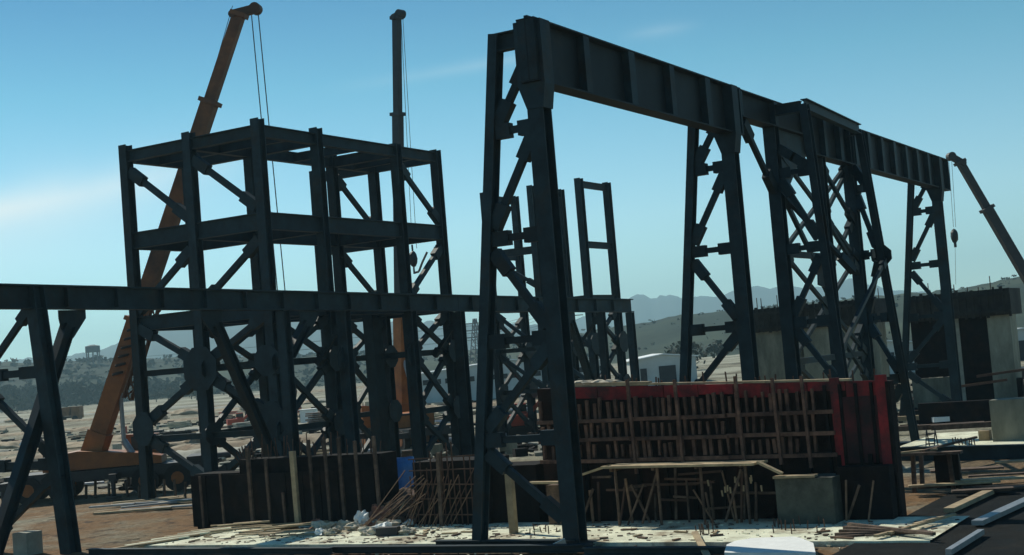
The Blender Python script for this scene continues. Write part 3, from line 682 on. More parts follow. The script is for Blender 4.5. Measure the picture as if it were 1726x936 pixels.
# top deck boards lying along the formwork edge
plank0 = None
def plank(p0, p1, w_=.2, t=.04, m=WOOD, label='', group=None, name='plank', side=None):
    p0, p1 = V(p0), V(p1); a = (p1 - p0).normalized(); sd = V((-a.y, a.x, 0)) if side is None else V(side)
    o = MB().bar(p0, p1, w_, t, sd).build(name, m, loc=(p0 + p1) / 2); return tag(o, label, 'plank', group)
for i, (ya, yb, dz) in enumerate(((16.8, 13.9, .06), (14.2, 11.6, .05), (11.9, 9.6, .05), (16.9, 14.6, .10))):
    plank((31.55 + .1 * (i % 2), ya, zt(ya) + dz), (31.5, yb, zt(yb) + dz), .22, .05, WOOD, 'pale board lying along the top edge of the red formwork', 'boards on the red formwork top')
for i in range(5):
    y = 16.6 - i * .22 + random.uniform(-.1, .1)
    o = MB().blob((31.7, y, zt(y) + .12), (.18, .2, .07), i + 20, 2, .5).build('rubble_lump', BAGM, loc=(31.7, y, zt(y))); tag(o, 'crumpled pale scrap heaped on the left end of the red formwork top', 'scrap', 'scraps on the red formwork top')
for i in range(26):
    y = random.uniform(9, 16.5); x = random.uniform(31.5, 31.8)
    o = MB().bar((x, y, zt(y) - .05), (x + random.uniform(-.05, .05), y, zt(y) + random.uniform(.1, .32)), .03, .03).build('rebar_stub', RUST, loc=(x, y, zt(y))); tag(o, 'short rebar end sticking up from the red formwork top', 'rebar', 'rebar ends on the red formwork')

# working platform in front
plat = thing('work_platform', (30.4, 13.5, 0), 'long pale scaffold board platform on props in front of the red formwork', 'platform')
MB().bar((30.35, 15.45, 1.47), (30.35, 11.6, 1.42), .42, .055, (1, 0, 0)).build('board', WOOD, plat)
MB().bar((30.7, 15.3, 1.475), (30.7, 11.5, 1.425), .25, .05, (1, 0, 0)).build('board', WOOD, plat)
MB().bar((30.33, 16.15, 1.28), (30.33, 15.3, 1.50), .2, .05, (1, 0, 0)).build('board', WOOD, plat)
MB().bar((30.3, 11.55, 1.46), (30.3, 11.0, 1.18), .16, .05, (1, 0, 0)).build('board', WOOD, plat)
for yy in (15.2, 14.1, 13.0, 11.9):
    MB().tube((30.4, yy, .05), (30.4, yy, 1.41), .035).build('prop', WOODG, plat); MB().bar((30.35, yy + .1, 1.38), (31.2, yy + .1, 1.38), .06, .08).build('bracket', WOODG, plat)
for yy in (14.6, 12.5):
    MB().bar((30.4, yy, .1), (30.4, yy - .5, 1.3), .05, .05).build('diagonal', WOODG, plat)
random.seed(404)
for i in range(34):
    y = random.uniform(9.2, 16.6); x = random.uniform(30.5, 31.2)
    if 9.8 < y < 11.25: continue
    q0 = V((x, y, .05)); q1 = q0 + V((random.uniform(-.1, .25), random.uniform(-.5, .5) if i % 3 else random.uniform(-.06, .06), random.uniform(.6, 1.3)))
    o = MB().bar(q0, q1, random.uniform(.03, .07), .04).build('timber_prop', random.choice((WOODG, RUST, WOODG, RUSTL)), loc=q0); tag(o, 'thin rough prop leaning against the dark lower part of the red formwork', 'prop', 'props under the work platform')
for i in range(14):
    y = random.uniform(11.4, 16.2); z = random.uniform(.25, 1.2); L_ = random.uniform(.5, 1.6); q = V((random.uniform(30.8, 31.25), y, z))
    o = MB().bar(q, q + V((0, -L_, random.uniform(-.05, .05))), .05, .05).build('ledger_bar', random.choice((WOODG, RUST)), loc=q); tag(o, 'rough horizontal bar tied across the props under the work platform', 'bar', 'bars under the work platform')
for i in range(12):  # pale bits added to paint glints of light beneath the boards
    q = V((30.62, 12.3 + random.uniform(-.7, .7), random.choice((.95, .72)) + random.uniform(-.06, .06)))
    o = MB().bar(q, q + V((0, random.uniform(-.02, .02), .14)), .035, .03).build('painted_glint', WOOD, loc=q); tag(o, 'short pale piece added as a glint of light under the right half of the work platform', 'glint', 'added light glints under the platform')
# concrete stub, darker than the other concrete, with plank beside the platform
st = MB().box((30.75, 10.52, .53), (.95, 1.32, 1.06)).build('concrete_block', mat('dark_concrete', (.075, .08, .062), .9, .35, 3, bump=.3, col2=(.04, .042, .034)), loc=(30.75, 10.5, 0)); tag(st, 'square concrete stub in front of the right half of the red formwork', 'concrete block')
plank((30.35, 11.2, 1.10), (30.4, 10.25, 1.10), .3, .05, WOOD, 'pale board lying on top of the concrete stub by the red formwork')
o = MB().box((31.05, 9.35, .62), (.4, 1.2, 1.2)).build('formwork_panel', PLY, loc=(30.9, 9.1, 0)); tag(o, 'black formwork panel standing right of the concrete stub', 'formwork')
# dark formwork left
df = thing('dark_formwork', (31.4, 26, 0), 'low black plywood formwork box with timber posts standing along its front', 'formwork')
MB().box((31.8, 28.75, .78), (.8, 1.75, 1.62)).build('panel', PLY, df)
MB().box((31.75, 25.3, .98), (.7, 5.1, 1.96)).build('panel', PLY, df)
for i in range(11):
    y = 29.45 - i * .62; MB().box((31.27 if y < 27.8 else 31.37, y, .8), (.035, .58, 1.5)).build('ply_sheet', PLY, df)
for i, (y, h, wd, m) in enumerate(((27.3, 2.3, .10, WOODG), (26.65, 1.95, .08, WOODG), (25.65, 2.15, .15, WOOD), (25.05, 2.45, .08, WOODG), (24.5, 2.5, .08, WOODG), (24.0, 2.45, .09, WOODG), (23.45, 2.35, .08, WOODG), (22.8, 2.45, .09, WOODG), (28.4, 1.6, .06, WOODG), (29.2, 1.55, .06, WOODG), (26.1, 1.0, .07, WOODG))):
    MB().bar((31.2, y, .05), (31.2, y + .03, h), wd, wd * .8, (0, 1, 0)).build('post', m, df)
for i in range(16):
    y = 27.4 - i * .28; o = MB()
    for q in range(2): MB().tube((31.55 + q * .4, y, 1.9), (31.55 + q * .4 + random.uniform(-.08, .08), y + random.uniform(-.08, .08), random.uniform(2.2, 2.7)), .016, 5).build('starter_bar', RUST, df)
# fan of bent bars on the left block
fan = MB()
for i in range(9):
    a = R_(35 + i * 14); fan.tube((31.8, 27.9, 1.55), (31.8 - .1 * i / 9, 27.9 - math.cos(a) * -.55, 1.6 + math.sin(a) * .75), .022, 5)
fan = fan.build('rebar_fan', RUST, loc=(31.8, 27.9, 1.6)); tag(fan, 'fan of bent rusty bars sprouting from the left formwork box', 'rebar')
# rebar cage between
cg = thing('rebar_cage', (30.9, 20.4, 0), 'rusty rebar cage standing between the black and the red formwork', 'rebar cage')
for i in range(14):
    y = 21.5 - i * .17; MB().tube((30.9, y, 0), (30.9 + random.uniform(-.05, .05), y + random.uniform(-.03, .03), random.uniform(1.3, 2.3)), .018, 6).build('vertical_bar', RUST, cg)
for z in (.35, .75, 1.15, 1.5, 1.8):
    MB().bar((30.86, 21.5, z), (30.86, 19.3, z + random.uniform(-.08, .08)), .03, .03).build('tie_bar', RUST, cg)
for i in range(14):
    y = 21.7 - i * .12; MB().tube((30.75, y + .1, .05), (30.85, y - random.uniform(.3, 1.0), random.uniform(.9, 1.75)), .014, 6).build('slanting_bar', RUSTL if i % 3 else RUST, cg)
MB().box((31.7, 20.4, .85), (1.2, 2.3, 1.7)).build('backing_panel', PLY, cg)
MB().bar((30.8, 20.55, 0), (30.8, 20.5, 1.95), .1, .1).build('post', WOODG, cg)
for i in range(10):
    y = 21.9 + .12 * i * .5; o = MB().tube((30.2 + random.uniform(-.2, .3), y + random.uniform(.1, .8), .06), (30.7, y - random.uniform(.7, 1.5), random.uniform(.7, 1.6)), .013, 6).build('loose_rebar', RUSTL, loc=(30.4, y, .5)); tag(o, 'loose rusty bar leaning against the left side of the rebar cage', 'rebar', 'bars leaning on the rebar cage')
hp = G(672, 885); o = MB().blob((hp.x + .5, hp.y, 0), (.7, .6, .85), 77, 3, .4, flat=.1).build('debris_heap', mat('brown_debris', (0.17, 0.10, 0.07), .95, .5, 6, bump=1.0, col2=(0.05, .03, .025), fine=14), smooth=True, loc=hp); tag(o, 'steep brown debris heap between the black formwork and the rebar cage', 'debris heap')
for i in range(34):
    q = hp + V((random.uniform(-.3, .5), random.uniform(-.6, .5), random.uniform(.05, .6))); d = V((random.uniform(-.2, .2), random.uniform(-.35, .1), random.uniform(-.02, .35)))
    o = MB().bar(q, q + d, .03, .03).build('broken_rod', random.choice((RUSTL, RUSTL, WOOD, RUST)), loc=q); tag(o, 'short broken rod sticking out of the brown debris heap', 'rod', 'rods in the brown debris heap')
# dark footing panels left of the trestle foot
o = MB().box((31.9, 18.6, .75), (1.2, 1.4, 1.5)).build('formwork_panel', PLY, loc=(31.9, 18.6, 0)); tag(o, 'black formwork block between the rebar cage and the red formwork', 'formwork')
o = MB().box((31.0, 16.95, .55), (.5, .75, .95)).build('brown_formwork_panel', WOODG, loc=(31, 17, 0)); tag(o, 'brown timber panel behind the foot of the nearest trestle', 'formwork')
plank((30.6, 17.7, 1.12), (30.6, 16.4, 1.10), .22, .05, WOOD, 'pale board on top of the brown panel behind the nearest trestle')
plank((32.2, 17.9, 1.75), (32.0, 16.6, 1.72), .22, .05, WOOD, 'board nailed across the left end of the red formwork')
# the upright post
o = MB().box((29.3, 17.5, .76), (.16, .17, 1.5)).build('timber_post', WOOD, loc=(29.3, 17.5, 0)); tag(o, 'single pale timber post standing between the two legs of the nearest trestle', 'post')

# ---- loose things on the slab
for i in range(16):
    p = G(random.uniform(385, 520), random.uniform(893, 912)); L_ = random.uniform(.9, 2.2); a = R_(-58) + random.uniform(-.2, .2)
    d = V((math.cos(a), math.sin(a), random.uniform(-.03, .03))) * L_ / 2; p.z = .09 + .012 * i
    plank(p - d, p + d, random.uniform(.08, .16), .03, WOOD, 'thin board in the heap of planks before the black formwork', 'heap of planks on the slab')
for i in range(26):
    p = G(random.uniform(525, 715), random.uniform(884, 912)); r_ = random.uniform(.10, .24)
    p.z = .12
    if 600 < i * 0 + 1: pass
    m = random.choice((BAGM, BAGM, WHITE, BAGR, BAGM)); o = MB().blob(p, (r_ * .9, r_ * 1.2, r_ * .65), i + 50, 3, 1.0, flat=.6).build('rubbish_bag', m, loc=p)
    kind_ = {BAGM: 'crumpled paper bag in the rubbish heap beside the rebar cage', WHITE: 'crumpled white sheet in the rubbish heap beside the rebar cage', BAGR: 'red-brown crumpled bag in the rubbish heap beside the rebar cage'}[m]
    tag(o, kind_, 'rubbish', {BAGM: 'paper bags in the rubbish heap', WHITE: 'white sheets in the rubbish heap', BAGR: 'red-brown bags in the rubbish heap'}[m])
p = G(640, 888); o = MB().blob((p.x, p.y, .28), (.24, .28, .32), 91, 3, .9, flat=.8).build('rubbish_bag', BAGR, loc=p); tag(o, 'big red-brown sack standing up out of the rubbish heap', 'sack')
p = G(612, 892); o = MB().blob((p.x, p.y, .2), (.15, .18, .26), 97, 3, .9, flat=.8).build('rubbish_bag', WHITE, loc=p); tag(o, 'white sack standing upright beside the big red-brown sack', 'sack')
p = G(655, 906); o = MB().box((p.x, p.y, .16), (.3, .55, .2), Matrix.Rotation(.3, 3, 'Z')).build('black_crate', BLACKM, loc=p); tag(o, 'low black box lying in front of the rubbish heap', 'box')
# starter bars out of the slab
for i, (xa, xb, ya, yb, nn) in enumerate(((1155, 1215, 893, 908, 14), (890, 940, 897, 908, 8), (1290, 1400, 888, 905, 16))):
    lab = ('rebar stub sticking up from the slab in front of the platform', 'rebar stub sticking up from the slab beside the timber post', 'rebar stub sticking up from the slab before the concrete stub')[i]
    for q in range(nn):
        p = G(random.uniform(xa, xb), random.uniform(ya, yb)); o = MB().tube((p.x, p.y, .0), (p.x + random.uniform(-.03, .03), p.y + random.uniform(-.03, .03), random.uniform(.1, .3)), .014, 6).build('rebar_stub', RUST, loc=p); tag(o, lab, 'rebar', 'stubs: ' + lab)
for i in range(34):
    p = G(random.choice((random.uniform(200, 400), random.uniform(690, 800), random.uniform(1000, 1290), random.uniform(1380, 1500))), random.uniform(897, 916)); a = random.uniform(0, 3.1); d = V((math.cos(a), math.sin(a), 0)) * random.uniform(.06, .35); p.z = .075
    plank(p - d, p + d, random.uniform(.04, .10), .03, random.choice((WOOD, WOODG, RUSTL)), 'small scrap of timber dropped on the pale slab', 'timber scraps on the pale slab', name='scrap')
# white board, pale leaning plank, white triangle
b = MB(); c0 = [G(1222, 946), G(1226, 931), G(1240, 925), G(1262, 921), G(1266, 919), G(1338, 916), G(1349, 919), G(1372, 928), G(1376, 946)]; nn = len(c0)
cz = sum(c0, V((0, 0, 0))) / nn
vs = [(p.x, p.y, .15 + .02 * noise.noise(p * 9)) for p in c0] + [(p.x, p.y, .03) for p in c0] + [(cz.lerp(p, .55).x, cz.lerp(p, .55).y, .16 + .02 * noise.noise(p * 7)) for p in c0] + [(cz.x, cz.y, .155)]
o = b.add(vs, [(i, (i + 1) % nn, nn + (i + 1) % nn, nn + i) for i in range(nn)] + [(i, (i + 1) % nn, 2 * nn + (i + 1) % nn, 2 * nn + i) for i in range(nn)] + [(2 * nn + i, 2 * nn + (i + 1) % nn, 3 * nn) for i in range(nn)] + [tuple(range(nn, 2 * nn))]).build('white_board', WHITE, loc=G(1300, 922)); tag(o, 'thick white board lying on the ground at the front edge of the slab', 'board')
o = MB().box(G(1300, 944, -.02), (.9, 1.6, .14), Matrix.Rotation(.1, 3, 'Z')).build('brown_block', CONCD, loc=G(1300, 944)); tag(o, 'brownish flat block in front of the white board', 'block')
p = G(1172, 908); q = G(1195, 945); plank((p.x, p.y, .14), (q.x, q.y, .03), .14, .04, WOOD, 'narrow pale plank poking towards the viewer left of the white board')
o = MB().plate(G(940, 917, .1), (.5, -.86, 0), (-.6, 0, .5), [(-.28, -.1), (.2, -.12), (.16, .18)], .015).build('white_sheet_scrap', WHITE, loc=G(940, 917)); tag(o, 'small white sheet scrap at the foot of the nearest upright leg', 'scrap')
# beams lying along the bottom
for i, (pa, pb, w_, lab) in enumerate((((560, 931), (1000, 929), .22, 'long flat steel section lying along the very front of the slab'), ((735, 921), (975, 920), .26, 'steel sill beam lying under the legs of the nearest trestle'), ((150, 934), (560, 933), .2, 'dark steel bar lying at the front left of the slab'), ((985, 934), (1225, 933), .2, 'dark steel bar lying between the nearest trestle and the white board'))):
    p, q = G(*pa), G(*pb); p.z = q.z = .06; o = MB().ibar(p, q, w_, .16, (1, 0, 0), .02, .02).build('steel_beam', STEEL, loc=(p + q) / 2); tag(o, lab, 'steel beam')
# planks and beams on the right, towards the dark patch
for pa, pb, w_, m, lab in (((1600, 868), (1668, 836), .24, WOOD, 'pale plank on the black ground right of the formwork, farthest of three'), ((1648, 890), (1745, 845), .24, GREYM, 'grey beam on the black ground at the right edge, middle of three'), ((1600, 940), (1655, 905), .12, GREYM, 'thin grey bar on the black ground in the right corner, nearest of three')):
    p, q = G(*pa), G(*pb); p.z = q.z = .10; plank(p, q, w_, .10, m, lab, name='plank' if m is WOOD else 'steel_bar')
for i in range(6):
    p = G(1480 + i * 17 + random.uniform(-6, 6), 914 - i * 4.2); q = G(1520 + i * 18, 903 - i * 4.5); p.z = q.z = .12 + .01 * i
    plank(p, q, .1, .05, WOOD, 'short pale offcut in the row at the right end of the slab', 'offcuts at the right end of the slab')
for i in range(5):
    p = G(1400 + i * 8, 912 - i * 3.5); q = G(1560 + i * 4, 900 + i * 4); p.z = q.z = .06 + .03 * i
    plank(p, q, .09, .06, WOODG, 'dark timber batten stacked flat at the right end of the slab', 'battens at the right end of the slab')
# steel sill in front of the far slab, trestle and boards
p, q = G(1520, 775), G(1760, 771); p.z = q.z = .15; o = MB().ibar(p, q, .3, .5, (1, 0, 0), .04, .03).build('steel_beam', STEEL, loc=p); tag(o, 'black steel beam lying along the near edge of the far white slab', 'steel beam')
tr = thing('timber_trestle', G(1575, 830), 'rough dark timber trestle at the right end of the red formwork', 'trestle')
g0 = G(1575, 830)
for dy, dx in ((.45, 0), (-.45, 0), (.45, .8), (-.45, .8)): MB().bar(g0 + V((dx, dy * 1.1, 0)), g0 + V((dx, dy, .95)), .1, .1).build('leg', WOODG, tr)
MB().bar(g0 + V((-.1, .9, .98)), g0 + V((-.1, -.8, 1.0)), .3, .06, (1, 0, 0)).build('board', WOODG, tr); MB().box(g0 + V((.1, -.35, .5)), (.06, .6, .85)).build('panel', PLY, tr)
plank(g0 + V((-.2, 1.2, 1.0)), g0 + V((-.1, -.2, 1.1)), .12, .05, WOOD, 'pale board across the dark timber trestle')
plank(g0 + V((-.3, .1, 1.08)), g0 + V((1.2, -.9, 1.25)), .1, .05, WOODG, 'grey bar sloping up off the dark timber trestle')
for i in range(11):
    px = random.uniform(1600, 1735); py = random.uniform(786, 838) ; p = G(px, py); a = random.uniform(-.5, .5); d = V((math.cos(a) * .3, -1, 0)).normalized() * random.uniform(.5, 1.2); p.z = .07 + .02 * i
    plank(p - d, p + d, random.uniform(.15, .5), .05, random.choice((WOOD, WOOD, WOODG)), 'flat board scattered on the ground before the far white slab', 'boards before the far white slab')
o = MB().box((49.3, 9.65, .85), (1.0, 1.2, 1.4)).build('concrete_block', CONCD, loc=(49.5, 10.0, 0)); tag(o, 'grey concrete plinth standing on the far white slab at the right edge', 'concrete block')
o = MB().box((49.6, 10.65, .3), (.5, .35, .4)).build('yellow_block', WOOD, loc=(49.6, 10.65, 0)); tag(o, 'small yellow timber block against the concrete plinth on the far slab', 'block')
for i in range(8):
    p = G(1608 + i * 5.2, 758 + random.uniform(-2, 2)); o = MB().tube((p.x, p.y, .1), (p.x, p.y + random.uniform(-.05, .05), .4), .02, 5).build('rebar_stub', RUST, loc=p); tag(o, 'rebar stub sticking up from the far white slab', 'rebar', 'stubs in the far white slab')
ez = thing('step_ladder', G(1568, 764), 'small dark step ladder standing on the far white slab', 'ladder'); e0 = G(1568, 764)
for dy in (-.14, .14): MB().tube(e0 + V((0, dy, .1)), e0 + V((.35, dy, .75)), .02).build('rail', BLACKM, ez); MB().tube(e0 + V((.35, dy, .75)), e0 + V((.6, dy, .1)), .02).build('rail', BLACKM, ez)
for k in range(3): MB().bar(e0 + V((.1 + .09 * k, -.14, .3 + .16 * k)), e0 + V((.1 + .09 * k, .14, .3 + .16 * k)), .05, .03).build('tread', BLACKM, ez)

# ---- concrete stub and timber at the left edge
p = G(38, 935); o = MB().box((p.x + .2, p.y, .28), (.55, .55, .62)).build('concrete_block', CONC, loc=p); tag(o, 'pale concrete stub at the bottom left corner', 'concrete block')
# blue covered bundle
p = G(668, 824); b = MB(); n = 9
for i in range(n + 1):
    for j in range(n + 1):
        u, v_ = i / n * 2 - 1, j / n * 2 - 1; e = max(abs(u), abs(v_)); z = 1.1 if e < .65 else 1.1 - (e - .65) / .35 * 1.05
        sh = min(e, .7) / max(e, .001) * (1 + .12 * max(0, e - .65)); z += .05 * noise.noise(V((u * 3, v_ * 3, 0))) - (.02 if e < .6 else 0)
        b.v.append(V((p.x + u * sh * .9, p.y + v_ * sh * .9 + .06 * noise.noise(V((u * 5, v_ * 5, z))), z)))
b.f = [(i * (n + 1) + j, (i + 1) * (n + 1) + j, (i + 1) * (n + 1) + j + 1, i * (n + 1) + j + 1) for i in range(n) for j in range(n)]
o = b.build('covered_bundle', BLUE, smooth=True, loc=p); tag(o, 'bundle under a bright blue tarpaulin behind the black formwork', 'bundle')

# ================================================================== CONCRETE PIERS
def pier(X, Ya, Yb, zb_, ztop, cols, label, panels=()):
    o = thing('concrete_pier', (X, (Ya + Yb) / 2, 0), label, 'concrete pier', 'concrete piers with formwork caps')
    ym = (Ya + Yb) / 2; W = abs(Ya - Yb)
    MB().box((X + 1.4, ym, (zb_ + ztop) / 2), (3.0, W, ztop - zb_)).build('formwork_cap', CAPW, o)
    k = int(W / .35)
    for i in range(k + 1):
        y = ym - W / 2 + W * i / k; MB().box((X - .14, y, (zb_ + ztop) / 2 + random.uniform(-.05, .06)), (.09, random.uniform(.09, .16), ztop - zb_ + .1)).build('cap_stud', CAPW, o)
    for z in (zb_ + .2, ztop - .25): MB().box((X - .23, ym, z), (.08, W + .1, .12)).build('waling', CAPW, o)
    for yc, wd, m in cols: MB().box((X + .9, yc, zb_ / 2), (1.6, wd, zb_)).build('column', m, o)
    for yc, wd, za, zz, m in panels: MB().box((X + .4, yc, (za + zz) / 2), (.5, wd, zz - za)).build('panel', m, o)
    for i in range(7):
        y = ym - W / 2 + random.random() * W; MB().tube((X + 1, y, ztop), (X + 1, y, ztop + random.uniform(.2, .7)), .025, 5).build('starter_bar', RUST, o)
    return o
pier(72, 27.05, 20.35, 4.6, 5.85, [(26.15, 1.8, CONCD), (24.85, .62, CONC), (23.1, 2.5, CONCD), (21.1, 1.5, CONCD)], 'concrete pier with a black formwork cap behind the braced middle trestle')
pier(72, 18.6, 13.65, 4.45, 5.75, [(14.3, 1.1, CONCD), (16.4, .35, CONC)], 'dark shuttered concrete pier behind the farthest trestle at the right',
     [(17.65, 1.95, 1.6, 4.5, PLY), (15.6, 1.5, 1.0, 4.5, PLY), (17.9, 1.9, -.1, 1.55, CONCD), (14.9, 2.8, 0, 1.3, PLY)])
# clutter round the far pier
for i, (px, py, col, L_) in enumerate(((1600, 716, WHITE, 1.2), (1560, 713, WOOD, 2.2), (1660, 700, WOOD, 2.4), (1700, 690, WOOD, 2.0), (1640, 728, WOODG, 3.0), (1580, 730, WOODG, 3.5))):
    p = G(px, py); p.z = .25; plank(p - V((.3, -L_ / 2, 0)), p + V((.3, -L_ / 2, 0)), .3, .2, col, 'board lying on the ground below the far pier at the right', 'boards below the far pier')
o = MB().box((60.5, 12.6, .5), (.4, 6.0, .9)).build('low_wall', PLY, loc=(60.5, 12.6, 0)); tag(o, 'low black formwork wall beyond the far white slab', 'formwork')
for i, (px, py) in enumerate(((1560, 726), (1655, 650), (1690, 632))):
    p = AX(px, py, 69.5 + i * .2); o = MB().bar(p + V((0, 1.2, 0)), p + V((0, -1.2, .2)), .12, .2).build('rusty_beam', RUST, loc=p)
    tag(o, ('rusty beam lying low before the far pier', 'rusty beam across the face of the far pier', 'rusty beam at the right edge of the far pier')[i], 'steel beam')

# ================================================================== BACKGROUND
def ang_to(p): return math.atan2(p.y, p.x)
# warehouse with gable front
p = G(1122, 653); fc = math.atan2(-CAMROT[0][2] * 0 + .5, .86)
def hall(px, py, wd, ht, rise, depth, ang, label, door=True, m=SHEDW, rm=SHEDR, windows=0):
    p = G(px, py); o = thing('warehouse', p, label, 'warehouse'); rz = Matrix.Rotation(ang, 3, 'Z'); P = lambda x, y, z: p + rz @ V((x, y, z))
    # local x = depth away, y = left
    h = wd / 2; vs = []
    for x in (0, depth): vs += [P(x, -h, -.3), P(x, h, -.3), P(x, h, ht), P(x, 0, ht + rise), P(x, -h, ht)]
    MB().add(vs, [(0, 1, 2, 3, 4), (9, 8, 7, 6, 5), (1, 6, 7, 2), (5, 0, 4, 9)]).build('wall', m, o)
    e = .3; r_ = MB()
    for sg in (-1, 1):
        r_.add([P(-e, 0, ht + rise + .15), P(depth + e, 0, ht + rise + .15), P(depth + e, sg * (h + e), ht + .1), P(-e, sg * (h + e), ht + .1), P(-e, 0, ht + rise + .03), P(depth + e, 0, ht + rise + .03), P(depth + e, sg * (h + e), ht - .02), P(-e, sg * (h + e), ht - .02)],
               [(0, 1, 2, 3), (7, 6, 5, 4), (0, 3, 7, 4), (3, 2, 6, 7), (2, 1, 5, 6)])
    r_.build('roof', rm, o)
    if door:
        MB().box(P(-.03, -.05 * wd, ht * .36), (.12, wd * .26, ht * .78), rz).build('door', DARKOP, o); MB().box(P(-.03, .32 * wd, ht * .36), (.10, wd * .10, ht * .7), rz).build('door', DARKOP, o)
    for i in range(windows): MB().box(P(-.03, -h + wd * (i + .5) / windows, ht * .72), (.12, wd / windows * .62, ht * .18), rz).build('window', DARKOP, o)
    return o
AW = math.atan2(.5, .864)
hall(1122, 652, 7.0, 3.0, .45, 12, AW, 'pale grey gabled warehouse with a dark doorway beyond the red formwork')
hall(862, 667, 24, 3.3, .9, 9, AW + .12, 'long low white shed with a row of windows behind the middle legs', False, windows=18)
hall(1500, 634, 9, 2.6, .5, 9, AW, 'small white roofed shed seen between the trestles and the far pier', False, windows=5)
hall(1728, 606, 12, 2.6, .5, 8, AW, 'white shed cut off by the right edge of the picture', True)
# white cabin, container, machines
p = G(510, 717); cb = thing('site_cabin', p, 'small white cabin with one dark window seen under the tall frame', 'cabin'); rz = Matrix.Rotation(AW, 3, 'Z')
MB().box(p + V((1, 0, .65)), (2.2, 1.25, 1.25), rz).build('wall', SHEDR, cb); MB().box(p + rz @ V((-.1, 0, 0)) + V((0, 0, .8)), (.12, .4, .45), rz).build('window', DARKOP, cb); MB().box(p + V((1, 0, 1.32)), (2.4, 1.45, .08), rz).build('roof', SHEDW, cb)
p = G(632, 698); ct = thing('steel_container', p, 'beige ribbed steel container seen through the legs of the tall frame', 'container')
MB().box(p + V((1, 0, .65)), (2.2, 2.5, 1.3), rz).build('box_body', BEIGE, ct)
for i in range(9): MB().box(p + rz @ V((-.13, -1.1 + .275 * i, .65)), (.1, .1, 1.2), rz).build('rib', CONCD, ct)
def excavator(px, py, s, label, m, flip=1, rot=0.0):
    p = G(px, py); o = thing('excavator', p, label, 'excavator'); rz_ = Matrix.Rotation(AW - math.pi / 2 + rot, 3, 'Z'); P = lambda x, y, z: p + rz_ @ V((x * flip, y, z)) * s
    for sy in (-.9, .9): MB().box(P(0, sy, .35), V((2.6, .5, .65)) * s, rz_).build('track', RUBBER, o)
    MB().plate(P(-.1, 0, .75), rz_ @ V((flip, 0, 0)), (0, 0, 1), [(-1.5, 0), (1.0, 0), (1.0, .5), (.2, .9), (-1.5, .9)] if flip > 0 else [(-1.5, 0), (1.0, 0), (1.0, .5), (.2, .9), (-1.5, .9)], 1.7 * s).build('body', m, o) if s == 1 else MB().box(P(-.2, 0, 1.15), V((2.4, 1.7, .8)) * s, rz_).build('body', m, o)
    cb_ = MB().box(P(.5, .45, 1.9), V((1.0, .8, .9)) * s, rz_).build('cab', m, o); MB().box(P(.5, .45, 2.0), V((1.04, .84, .5)) * s, rz_).build('window', GLASS, cb_)
    MB().bar(P(.9, -.2, 1.3), P(2.6, -.2, 2.9), .3 * s, .35 * s, (0, 0, 1)).build('boom', m, o); MB().bar(P(2.5, -.2, 2.95), P(3.7, -.2, 1.4), .25 * s, .28 * s, (0, 0, 1)).build('arm', m, o)
    MB().plate(P(3.7, -.2, 1.1), rz_ @ V((flip, 0, 0)), (0, 0, 1), [(-.45, .35), (.2, .4), (.3, -.2), (-.1, -.45), (-.5, -.2)], .9 * s).build('bucket', BLACKM, o)
    return o
excavator(868, 735, .75, 'small red excavator behind the legs of the nearest trestle', REDM)
excavator(400, 724, .62, 'red excavator low on the pale ground behind the left frame', REDM, rot=.3)
p = G(112, 712); tk = thing('dump_truck', p, 'dusty brown dump truck far off on the pale ground at the left', 'truck'); rz = Matrix.Rotation(AW - math.pi / 2, 3, 'Z'); P = lambda x, y, z: p + rz @ V((x, y, z))
MB().plate(P(-.6, 0, 1.0), rz @ V((1, 0, 0)), (0, 0, 1), [(-2.2, .0), (1.4, 0), (1.7, 1.5), (-2.4, 1.3)], 2.3).build('tipper_body', MUDY, tk); MB().box(P(1.9, 0, 1.5), (1.4, 2.2, 1.9), rz).build('cab', MUDY, tk); MB().box(P(0, 0, .8), (5.2, 1.0, .3), rz).build('chassis', BLACKM, tk)
for x in (-2.0, -.8, 1.8):
    for y in (-1, 1): MB().tube(P(x, y - .15, .5), P(x, y + .15, .5), .5, 14).build('wheel', RUBBER, tk)
# water tower on the hill
p = AT(157, 603, 760.0); wt = thing('water_tower', p, 'grey water tower on legs on the far hill at the left', 'water tower')
MB().tube(p + V((0, 0, 2.8)), p + V((0, 0, 6.2)), 3.9, 20).build('tank', TANKC, wt); MB().tube(p + V((0, 0, 6.2)), p + V((0, 0, 6.9)), 3.9, 20, 1.2).build('tank_roof', TANKC, wt)
for i in range(8): a = i * math.pi / 4; d = V((math.cos(a), math.sin(a), 0)) * 3.3; MB().bar(p + d + V((0, 0, -7)), p + d + V((0, 0, 2.8)), .42, .42).build('leg', TANKC, wt)
